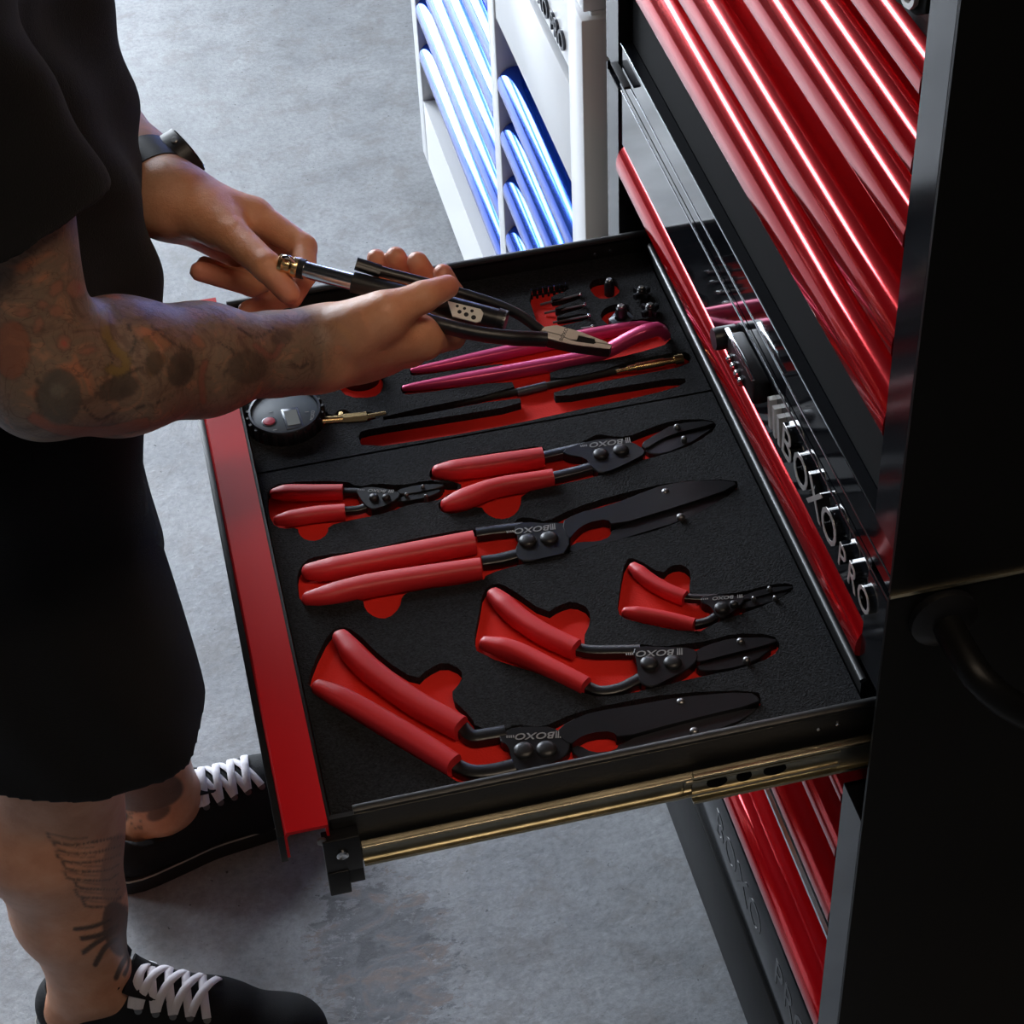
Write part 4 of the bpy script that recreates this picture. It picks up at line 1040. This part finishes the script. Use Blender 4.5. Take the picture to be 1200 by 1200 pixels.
blob(armR, (70, 465), 26, 34, 0, (.085, .080, .070), .75); blob(armR, (68, 458), 9, 8, 0, (.15, .14, .12), .7); blob(armR, (181, 425), 11, 15, 10, (.05, .035, .025), .85); blob(armR, (212, 432), 16, 22, 20, (.055, .045, .035), .75); blob(armR, (140, 455), 26, 14, -20, (.06, .05, .042), .7); blob(armR, (290, 430), 24, 20, 0, (.075, .055, .045), .6); blob(armR, (330, 395), 14, 9, -20, (.06, .05, .05), .6)
for pts in ([(45, 440), (43, 462), (50, 488)], [(112, 465), (125, 448), (150, 438), (168, 430)], [(160, 478), (190, 470), (215, 452), (226, 428), (212, 410)], [(100, 478), (116, 492), (140, 480)], [(178, 382), (200, 400), (224, 412)], [(122, 398), (132, 420), (126, 430)], [(255, 400), (275, 415), (262, 440)], [(340, 425), (352, 430), (366, 424)], [(372, 432), (379, 428), (384, 422)], [(150, 380), (158, 400), (150, 418)], [(280, 385), (300, 395), (322, 384)]):
    stroke(armR, pts, 1.5, INK, .8)
col = np.stack([ink, np.zeros(len(V)), red, np.ones(len(V))], 1).astype(np.float32)
att = me.color_attributes.new('paint', 'FLOAT_COLOR', 'POINT'); att.data.foreach_set('color', col.ravel())
att = me.color_attributes.new('tattoo', 'FLOAT_COLOR', 'POINT'); att.data.foreach_set('color', tat.astype(np.float32).ravel())

def skin_material():
    m = bpy.data.materials.new('tattooed_skin'); m.use_nodes = True; nt = m.node_tree; L = nt.links; b = nt.nodes['Principled BSDF']
    tc = nt.nodes.new('ShaderNodeTexCoord'); at = nt.nodes.new('ShaderNodeVertexColor'); at.layer_name = 'paint'
    sp = nt.nodes.new('ShaderNodeSeparateColor'); L.new(at.outputs[0], sp.inputs[0])
    def noise(sc, det=5, rough=.6, dist=0, off=0):
        mp = nt.nodes.new('ShaderNodeMapping'); mp.inputs['Location'].default_value = (off, off*.7, off*.3); L.new(tc.outputs['Object'], mp.inputs[0])
        n = nt.nodes.new('ShaderNodeTexNoise'); n.inputs['Scale'].default_value = sc; n.inputs['Detail'].default_value = det
        n.inputs['Roughness'].default_value = rough; n.inputs['Distortion'].default_value = dist; L.new(mp.outputs[0], n.inputs['Vector']); return n.outputs['Fac']
    def ramp(f, stops):
        r = nt.nodes.new('ShaderNodeValToRGB'); L.new(f, r.inputs[0]); e = r.color_ramp.elements
        while len(e) < len(stops): e.new(.5)
        for el, (p, c) in zip(e, stops): el.position = p; el.color = (*c, 1)
        return r.outputs[0]
    def mix(a, bb, f, typ='MIX'):
        x = nt.nodes.new('ShaderNodeMix'); x.data_type = 'RGBA'; x.blend_type = typ
        for s, v in ((x.inputs[0], f), (x.inputs[6], a), (x.inputs[7], bb)):
            if hasattr(v, 'links'): L.new(v, s)
            elif isinstance(v, (int, float)): s.default_value = v
            else: s.default_value = (*v, 1)
        return x.outputs[2]
    def mul(a, v):
        x = nt.nodes.new('ShaderNodeMath'); x.operation = 'MULTIPLY'
        for s, q in ((x.inputs[0], a), (x.inputs[1], v)):
            if hasattr(q, 'links'): L.new(q, s)
            else: s.default_value = q
        return x.outputs[0]
    skin = ramp(noise(38, 5, .6), [(.3, (.58, .25, .13)), (.55, (.66, .31, .175)), (.75, (.70, .36, .22))])
    skin = mix(skin, (.55, .16, .115), mul(sp.outputs[2], .6))
    # sleeve: swirling grey-green shading, dark outlines, warm petals
    shade = ramp(noise(26, 4, .55, 2.2), [(.36, (.055, .048, .040)), (.47, (.15, .11, .085)), (.55, (.105, .095, .075)), (.66, (.27, .145, .095))])
    warm = ramp(noise(19, 3, .5, 1.2, 3.1), [(.60, (0, 0, 0)), (.68, (1, 1, 1))])
    shade = mix(shade, (.40, .13, .065), mul(warm, .8))
    gold = ramp(noise(15, 2, .5, 1.0, 7.7), [(.66, (0, 0, 0)), (.70, (1, 1, 1))])
    shade = mix(shade, (.30, .17, .04), mul(gold, .8))
    lines = ramp(noise(30, 3, .5, 2.6, 1.7), [(.475, (0, 0, 0)), (.495, (1, 1, 1)), (.515, (0, 0, 0))])
    shade = mix(shade, (.025, .022, .020), mul(lines, .75))
    c = mix(skin, shade, mul(sp.outputs[0], .86))
    tv = nt.nodes.new('ShaderNodeVertexColor'); tv.layer_name = 'tattoo'
    dv = nt.nodes.new('ShaderNodeVectorMath'); dv.operation = 'SCALE'; L.new(tv.outputs[0], dv.inputs[0]); dv.inputs['Scale'].default_value = 1.0
    c = mix(c, tv.outputs[0], tv.outputs[1])
    L.new(c, b.inputs['Base Color'])
    b.inputs['Roughness'].default_value = .42; b.inputs['Subsurface Weight'].default_value = .12
    b.inputs['Subsurface Radius'].default_value = (.008, .003, .0015); b.inputs['Subsurface Scale'].default_value = .6
    bp = nt.nodes.new('ShaderNodeBump'); bp.inputs['Strength'].default_value = .4; bp.inputs['Distance'].default_value = .002
    L.new(noise(170, 9, .72, .4), bp.inputs['Height']); L.new(bp.outputs[0], b.inputs['Normal'])
    MATS['tattooed_skin'] = m
skin_material()
mat('black_cotton', (0.007, 0.007, 0.008), 0.95, spec=.15, bump=(900, .4), sheen=.05)
mat('shoe_canvas', (0.007, 0.007, 0.008), 0.8, spec=.3, bump=(1200, .4))
mat('shoe_sole', (0.010, 0.010, 0.010), 0.6)
mat('lace_white', (0.72, 0.70, 0.74), 0.8, bump=(900, .4))
mat('foxing_stripe', (0.45, 0.42, 0.36), 0.6)
mat('hair_dark', (0.020, 0.014, 0.010), 0.6, bump=(300, .6))
mat('nail', (0.55, 0.30, 0.24), 0.25)
mat('watch_black', (0.008, 0.008, 0.010), 0.5)
mat('watch_glass', (0.004, 0.004, 0.005), 0.05, 0, .6)
person = thing('person', 'standing person in black t-shirt and shorts with tattooed arms, twisting the wire pliers', 'person', (-.13, 1.45, 0))
body = par(newobj('body', me, 'tattooed_skin'), person)

# ---- clothes: shells around the body
def fold(p, amp, f, d):
    return amp*np.sin(p@np.array(d)*f+2.2*np.sin(p[:, 2]*9+p[:, 1]*7))
SG = [([Ell(T(.008, 0, .93), (.122, .180, .20)), Ell(T(.010, 0, 1.08), (.120, .172, .19)), Ell(T(.004, 0, 1.26), (.124, .190, .20)), Ell(T(-.020, 0, 1.28), (.132, .200, .20)), Ell(T(-.012, 0, 1.05), (.128, .182, .22)), Cap(T(-.01, -.15, 1.39), T(-.01, .15, 1.39), .074, .074), Cap(T(-.03, -.13, 1.37), T(-.03, .13, 1.37), .078, .078),
        Cap(T(.010, 0, 1.15), T(.005, 0, .86), .118, .124)], .05, .03),
      ([Cap(RS, lerp(RS, RE, .74), .074, .079)], .03, .035), ([Cap(LS, lerp(LS, LE, .74), .072, .076)], .03, .035)]
sg = group_fn(SG)
def shirt(p, ch):
    d = sg(p, ch) + fold(p, .0055, 42, (.3, 1, .15)) + fold(p, .0028, 75, (.2, .5, .8))
    d = np.maximum(d, .845-p[:, 2])
    nk = np.linalg.norm((p-T(.02, 0, 1.475))/np.array([.075, .075, .035]), axis=1)-1
    d = np.maximum(d, -nk*.05)
    for s_, e_ in ((RS, RE), (LS, LE)):
        ax = e_-s_; u = ax/np.linalg.norm(ax); L_ = np.linalg.norm(ax)
        al = (p-s_)@u; rad = np.linalg.norm(p-s_-np.outer(al, u), axis=1)
        inside = rad < .125
        d = np.where(inside & (al > L_*.35), np.maximum(d, al-L_*.70), d)
        cut = np.maximum(rad-.058, L_*.62-al)       # the sleeve opening
        d = np.where(inside & (al > L_*.55), np.maximum(d, -cut), d)
    return d
V2, F2 = surface(shirt, (-.36, 1.03, .82), (.06, 1.80, 1.52), .0048)
V2 = relax(V2, F2, 1, .4)
par(newobj('t_shirt', mesh_np('t_shirt', V2, F2), 'black_cotton'), person)
HG = [([Ell(T(.006, 0, .90), (.118, .172, .11)), Ell(T(-.008, 0, .87), (.132, .196, .14))], .03, .05),
      ([Cap(T(.0, -.085, .86), np.array([-.158, 1.300, .36]), .100, .122, (0, 1, 0), 1.04)], .03, .05),
      ([Cap(T(.0, .085, .86), np.array([-.165, 1.520, .36]), .100, .112, (0, 1, 0), 1.04)], .03, .05)]
hg = group_fn(HG)
def shorts(p, ch):
    d = hg(p, ch) + fold(p, .0035, 38, (.4, 1, .1)) + fold(p, .0018, 80, (1, .3, .3))
    hem = .502+.012*np.sin(p[:, 0]*14+p[:, 1]*9)
    d = np.maximum(d, np.maximum(hem-p[:, 2], p[:, 2]-.99))
    for q in ((RK, .0), (LK, .0)):
        rad = np.hypot(p[:, 0]+.175, p[:, 1]-(1.302 if q[0][1] < 1.4 else 1.518))
        d = np.maximum(d, -np.maximum(rad-.076, p[:, 2]-.520))
    return d
V3, F3 = surface(shorts, (-.36, 1.10, .40), (.06, 1.75, 1.02), .0050)
V3 = relax(V3, F3, 1, .4)
par(newobj('shorts', mesh_np('shorts', V3, F3), 'black_cotton'), person)
# short dark hair cap (the head stays above the frame)
def hair(p, ch):
    d = Ell(HD+[-.012, 0, .018], (.098, .081, .108)).d(p)+.002*np.sin(p[:, 1]*160)*np.sin(p[:, 0]*140)
    return np.maximum(d, np.maximum(np.maximum(-(p[:, 2]-(HD[2]-.05)), (p[:, 0]-(HD[0]+.05))-np.clip(p[:, 2]-HD[2]-.04, 0, 1)), -Ell(HD, (.090, .068, .10)).d(p)))
V4, F4 = surface(hair, HD-.15, HD+.16, .004)
par(newobj('hair', mesh_np('hair', V4, F4), 'hair_dark'), person)
for s in (-1, 1):
    par(from_bm(lathe([(.002, -.010), (.009, -.006), (.0115, 0), (.009, .006), (.002, .010)], HD+[.086, s*.030, -.004], (0, 1, 0), 16), 'eye', 'white_paint'), person)

# ---- sneakers
def shoe(side, heel, toe, ank):
    heel = np.array([*heel, 0.0]); toe = np.array([*toe, 0.0]); L_ = np.linalg.norm(toe-heel); ux = (toe-heel)/L_; uy = np.array([-ux[1], ux[0], 0])
    def w(s, y, z): return heel+ux*s*L_+uy*y+np.array([0, 0, z])
    R_ = np.stack([ux, uy, [0, 0, 1]], 1)
    g = [([Cap(w(.13, 0, .040), w(.30, 0, .044), .036, .036), Cap(w(.30, 0, .044), w(.62, 0, .034), .037, .040), Cap(w(.62, 0, .030), w(.84, 0, .022), .043, .037),
           Cap(w(.14, 0, .050), w(.19, 0, .072), .033, .033), Cap(w(.39, 0, .070), w(.66, 0, .038), .033, .034), Ell(w(.84, 0, .026), (.046, .044, .026), R_)], .02, .02)]
    f0 = group_fn(g)
    a0 = np.array(ank)
    def up(p, ch):
        d = f0(p, ch)
        d = np.maximum(d, .016-p[:, 2])
        q = p-heel; s_ = q@ux/L_; y_ = q@uy
        top = .070+.024*np.clip((.14-s_)/.14, 0, 1)+.050*np.clip((s_-.26)/.08, 0, 1)
        d = np.maximum(d, p[:, 2]-top)
        ell = np.linalg.norm(np.stack([(s_-.205)*L_/.050, y_/.030, (p[:, 2]-.10)/.060], 1), axis=1)-1
        return np.maximum(d, -ell*.03)
    c = w(.5, 0, 0)
    V_, F_ = surface(up, (c[0]-.2, c[1]-.13, .0), (c[0]+.2, c[1]+.13, .14), .0028)
    V_ = relax(V_, F_, 1, .4)
    o = par(newobj('sneaker', mesh_np('sneaker', V_, F_), 'shoe_canvas'), person)
    o['label'] = 'black canvas sneaker with white laces'
    # sole outline
    pts = []
    prof = [(0, .0), (.02, .024), (.10, .036), (.25, .037), (.40, .036), (.55, .042), (.70, .047), (.85, .044), (.95, .028), (1.0, .0)]
    P_ = resample([(s*L_, y, 0) for s, y in prof], 26)
    loop = [(p[0], p[1]) for p in P_]+[(p[0], -p[1]) for p in P_[-2:0:-1]]
    pl_ = [tuple((heel+ux*a+uy*b)[:2]) for a, b in loop]
    sub(from_bm(prism(pl_, .0, .024, bev=.002), 'sole', 'shoe_sole', ang=40), o)
    st = [tuple((heel+ux*(a*1.004-.0006)+uy*b*1.012)[:2]) for a, b in loop]
    sub(from_bm(prism(st, .0205, .0228), 'sole_stripe', 'foxing_stripe', ang=40), o)
    def proj(s, y, lift=.0016):
        z = np.linspace(.14, .02, 240); p = np.array([w(s, y, zz) for zz in z]); d = f0(p, (p.mean(0), .2))
        i = np.argmax(d < 0); i = i if d[i] < 0 else len(z)-1
        return np.array([*p[i][:2], z[i]+lift])
    def grad(p):
        e = .002; q = np.array([p+[e, 0, 0], p-[e, 0, 0], p+[0, e, 0], p-[0, e, 0], p+[0, 0, e], p-[0, 0, e]]); d = f0(q, (p, .2))
        n_ = np.array([d[0]-d[1], d[2]-d[3], d[4]-d[5]]); return n_/np.linalg.norm(n_)
    # tongue
    tg = resample([proj(.60, 0, -.006), proj(.50, 0, -.004), proj(.42, 0, -.003), w(.365, 0, .108), w(.330, 0, .128)], 16)
    sub(from_bm(sweep(tg, list(np.linspace(.016, .027, 16)), .0030, n=14, power=3, dome=2, up=tuple(ux*-.6+np.array([0, 0, .8]))), 'tongue', 'shoe_canvas', ang=50), o)
    # laces: flat cotton bands crossing between the eyelets, lying on the surface
    def band(pts, hw, th):
        P_ = resample(pts, 22); bm = bmesh.new(); rings = []
        for i in range(len(P_)):
            t_ = P_[min(i+1, len(P_)-1)]-P_[max(i-1, 0)]; t_ /= np.linalg.norm(t_); n_ = grad(P_[i]); n_ -= t_*(n_@t_); n_ /= np.linalg.norm(n_); sd_ = np.cross(t_, n_)
            c_ = P_[i]
            rings.append([bm.verts.new(tuple(c_+sd_*a*hw+n_*b*th)) for a, b in ((-1, -.3), (-.8, 1), (0, 1.25), (.8, 1), (1, -.3), (0, -1))])
        for a, b in zip(rings[:-1], rings[1:]):
            for q in range(6): bm.faces.new((a[q], a[(q+1) % 6], b[(q+1) % 6], b[q]))
        bm.faces.new(rings[0][::-1]); bm.faces.new(rings[-1])
        return sub(from_bm(bm, 'lace', 'lace_white', ang=60), o)
    rows = [.405, .46, .515, .57, .625]
    for i, s in enumerate(rows):
        wd = .0290-.0010*i
        for sg_ in (-1, 1):
            e = proj(s, sg_*wd, .0004)
            sub(from_bm(lathe([(.0022, -.0004), (.0040, -.0004), (.0040, .0007), (.0022, .0009)], e, grad(e), 14), 'eyelet', 'screw'), o)
        s2 = rows[i-1] if i else s-.022
        for sg_ in (-1, 1):
            band([proj(s+(s2-s)*u*.95, sg_*wd*(1-2*u), .0030+(.0022 if sg_ > 0 else 0)*math.sin(u*math.pi)) for u in np.linspace(0, 1, 17)], .0046, .0010)
    return o
shoe('R', (-.284, 1.352), (.016, 1.236), RA)
shoe('L', (-.200, 1.523), (.098, 1.605), LA)

# ---- watch on the left wrist
wu = fl/np.linalg.norm(fl); wcen = LE+fl*.885
vdir = CAM-wcen; side_ = np.cross(wu, vdir); side_ /= np.linalg.norm(side_); nrm_ = np.cross(side_, wu)
bm = bmesh.new(); n = 40; rr = .0338
rings = [[bm.verts.new(tuple(wcen+wu*h+(nrm_*math.cos(2*math.pi*j/n)+side_*math.sin(2*math.pi*j/n))*r)) for j in range(n)] for r, h in ((rr-.003, -.0155), (rr, -.0150), (rr+.0005, 0), (rr, .0150), (rr-.003, .0155))]
for a_, b2 in zip(rings[:-1], rings[1:]):
    for j in range(n): bm.faces.new((a_[j], a_[(j+1) % n], b2[(j+1) % n], b2[j]))
watch = par(from_bm(bm, 'watch', 'watch_black', ang=50), person); watch['label'] = 'black smartwatch with rubber strap'
cdir = pd(232, 168, 1.675)-wcen; cdir -= wu*(cdir@wu); cdir /= np.linalg.norm(cdir); cs_ = np.cross(wu, cdir)
def wbox(bm, o_, hw, hl, h0, h1):
    vs = []
    P4 = [(-1, -1), (1, -1), (1, 1), (-1, 1)]
    rp = rounded([(a*hw, b*hl) for a, b in P4], 3)
    lo_ = [bm.verts.new(tuple(o_+cs_*a+wu*b+cdir*h0)) for a, b in rp]; hi_ = [bm.verts.new(tuple(o_+cs_*a*.94+wu*b*.94+cdir*h1)) for a, b in rp]
    bm.faces.new(lo_[::-1]); bm.faces.new(hi_)
    for i in range(len(rp)): bm.faces.new((lo_[i], lo_[(i+1) % len(rp)], hi_[(i+1) % len(rp)], hi_[i]))
bm = bmesh.new(); wbox(bm, wcen, .020, .0225, rr-.006, rr+.0065); sub(from_bm(bm, 'watch_case', 'watch_black', ang=40), watch)
bm = bmesh.new(); wbox(bm, wcen, .0175, .020, rr+.0062, rr+.0078); sub(from_bm(bm, 'watch_glass', 'watch_glass', ang=40), watch)
cr = wcen+cs_*.0205+cdir*(rr+.001)+wu*.006
sub(from_bm(lathe([(.0032, 0), (.0034, .0015), (.0025, .0022)], cr, cs_, 14), 'crown', 'screw'), watch)
# finger nails
def nail(c, axis, normal, L_, w_):
    ax = Vector(axis).normalized(); nn = Vector(normal); nn = (nn-ax*nn.dot(ax)).normalized(); sd = ax.cross(nn); c = Vector(c)
    bm = bmesh.new(); R0 = []
    for i in range(7):
        v = -1+2*i/6; row = []
        for j in range(7):
            u = -1+2*j/6; wv = w_*math.sqrt(max(0, 1-(abs(v)**4)*.75))
            row.append(bm.verts.new(c+ax*v*L_+sd*u*wv-nn*(u*u*w_*.42)))
        R0.append(row)
    for i in range(6):
        for j in range(6): bm.faces.new((R0[i][j], R0[i][j+1], R0[i+1][j+1], R0[i+1][j]))
    sub(from_bm(bm, 'fingernail', 'nail', ang=60), body)

# ================================================================ safety wire twisting pliers in the hands
AX0, AX1 = pd(338, 311, 1.578), pd(592, 377, 1.562)
JT = pd(714, 405, 1.556)
wp_ = thing('wire_twister_pliers', 'safety wire twisting pliers with satin steel jaws and black handles held in both hands', 'pliers', tuple(pd(560, 370, 1.56)))
ax = AX1-AX0; ax /= np.linalg.norm(ax)
vn = CAM-pd(560, 370, 1.56); vn -= ax*(vn@ax); vn /= np.linalg.norm(vn)     # tool face normal, towards the viewer
upw = np.array([0, 0, 1.0]); fn = .62*vn+.78*upw; fn -= ax*(fn@ax); fn /= np.linalg.norm(fn)   # the flat faces look up
sd = np.cross(fn, ax)
def A2(t): return AX0+(AX1-AX0)*t
def seg_(name, t0, t1, r0, r1, m, n=20, parent=None):
    bm = sweep([A2(t0), A2(t1)], [r0, r1], n=n); o_ = from_bm(bm, name, m, ang=30); return par(o_, wp_)
seg_('chrome_rod', .04, .34, .0066, .0066, 'chrome')
seg_('rod_collar', .045, .075, .0078, .0078, 'gauge_black')
bm = lathe([(.0062, -.004), (.0075, -.003), (.0078, 0), (.0066, .002), (.0064, .006), (.0080, .008), (.0080, .012), (.0066, .014)], A2(.0)-ax*.004, ax, 24); par(from_bm(bm, 'pull_knob', 'brass', ang=35), wp_)
bm = sweep(resample([A2(-.01)+fn*.004, A2(-.02)+fn*.010, A2(.01)+fn*.013, A2(.03)+fn*.008], 16), .0017, n=10); par(from_bm(bm, 'ring', 'chrome', ang=60), wp_)
bm = sweep([A2(.30), A2(.66)], .0082, n=24); par(from_bm(bm, 'sleeve', 'gauge_black', ang=30), wp_)
seg_('spindle', .64, .985, .0088, .0084, 'tool_black')
seg_('end_cap', .965, 1.0, .0092, .0088, 'gauge_black')
bm = sweep([A2(.992), A2(1.004)], .0088, n=24); par(from_bm(bm, 'cap_ring', 'screw', ang=30), wp_)
# perforated chrome latch plate
pc = pd(545, 366, 1.548)
def LP(u, v, h): return pc+ax*u+sd*v+fn*h
outl = [(-.0150, .0052), (.0105, .0056), (.0135, .0030), (.0135, -.0040), (.0105, -.0062), (-.0080, -.0062)]
bm = bmesh.new()
lo_ = [bm.verts.new(tuple(LP(u, v, -.0008))) for u, v in outl]; hi_ = [bm.verts.new(tuple(LP(u, v, .0008))) for u, v in outl]
bm.faces.new(lo_); bm.faces.new(hi_[::-1])
for i in range(6): bm.faces.new((lo_[i], hi_[i], hi_[(i+1) % 6], lo_[(i+1) % 6]))
lp = par(from_bm(bm, 'latch_plate', 'latch_steel', ang=30), wp_)
for (u, v, r) in ((-.004, -.0012, .0016), (.0015, -.0020, .0018), (.0075, -.0028, .0019), (-.007, .0030, .0012), (-.0012, .0026, .0012), (.0048, .0022, .0013)):
    bm = lathe([(r, 0), (r, .0003)], LP(u, v, .0007), fn, 14); sub(from_bm(bm, 'latch_hole', 'gauge_black'), lp)
def hand_bar(name, pts, w, h, m, power=3.0, n=16):
    P_ = resample([pd(*p) for p in pts], 30)
    return par(from_bm(sweep(P_, w, h, n=n, power=power, up=tuple(fn)), name, m, ang=45), wp_)
hb = hand_bar('handle', [(418, 309, 1.572), (446, 318, 1.574), (500, 332, 1.578), (545, 345, 1.577), (585, 358, 1.572), (612, 371, 1.566), (634, 388, 1.560)], .0036, .0044, 'gauge_black')
sub(from_bm(sweep(resample([pd(417, 309, 1.571), pd(430, 313, 1.572), pd(446, 318, 1.573)], 8), .0046, .0032, n=12, power=5, up=tuple(fn)), 'handle_end', 'gauge_black', ang=35), hb)
hand_bar('handle', [(452, 360, 1.546), (490, 372, 1.548), (520, 382, 1.546), (560, 391, 1.546), (600, 396, 1.550), (626, 397, 1.556), (640, 398, 1.558)], .0048, .0066, 'gauge_black')
# jaws: satin upper faces on a dark forged head
def JP(pts, h): return [pd(x, y, 1.556)-fn*0 + fn*h for x, y in pts]
out = [(632, 383.5), (637, 379.5), (653, 376.5), (683, 387), (710, 400), (717, 405), (714.5, 410.5), (700, 409), (670, 404.5), (642, 397), (636, 390)]
def solid(name, pts, h0, h1, m, bev=.0008):
    base = JP(pts, 0)
    # flatten the traced outline onto the tool's own face plane
    base = [q-fn*((q-JT)@fn) for q in base]
    bm = bmesh.new()
    lo_ = [bm.verts.new(tuple(q+fn*h0)) for q in base]; hi_ = [bm.verts.new(tuple(q+fn*h1)) for q in base]
    bm.faces.new(lo_); ft = bm.faces.new(hi_[::-1]); k_ = len(base)
    for i in range(k_): bm.faces.new((lo_[i], hi_[i], hi_[(i+1) % k_], lo_[(i+1) % k_]))
    bmesh.ops.recalc_face_normals(bm, faces=bm.faces[:])
    if bev: bmesh.ops.bevel(bm, geom=list(ft.edges), offset=bev, segments=2, affect='EDGES')
    return par(from_bm(bm, name, m, ang=30), wp_)
solid('head', out, -.0125, .0, 'tool_black')
solid('jaw', [(632, 383.5), (637, 379.5), (653, 376.5), (683, 387), (710, 400), (717, 404.4), (698, 400.6), (697, 396), (678, 391), (676, 397.5), (668, 397), (655, 390)], 0, .0010, 'jaw_satin', .0003)
solid('jaw', [(632.5, 384.5), (655, 391), (668, 398), (676.5, 400.5), (695.5, 403.5), (699, 401.6), (717, 405.4), (714.5, 410), (700, 408.5), (670, 404), (643, 396.5), (637, 390)], 0, .0010, 'jaw_satin', .0003)
c_ = JP([(661, 390.5)], 0)[0]; c_ = c_-fn*((c_-JT)@fn)+fn*.0012
ex_ = pd(665, 381, 1.556)-pd(657, 400, 1.556); ex_ -= fn*(ex_@fn)
text_obj('lettering', 'BOXO', .0042, .0003, tuple(c_), ex_, np.cross(fn, ex_), 'print_dark', wp_)
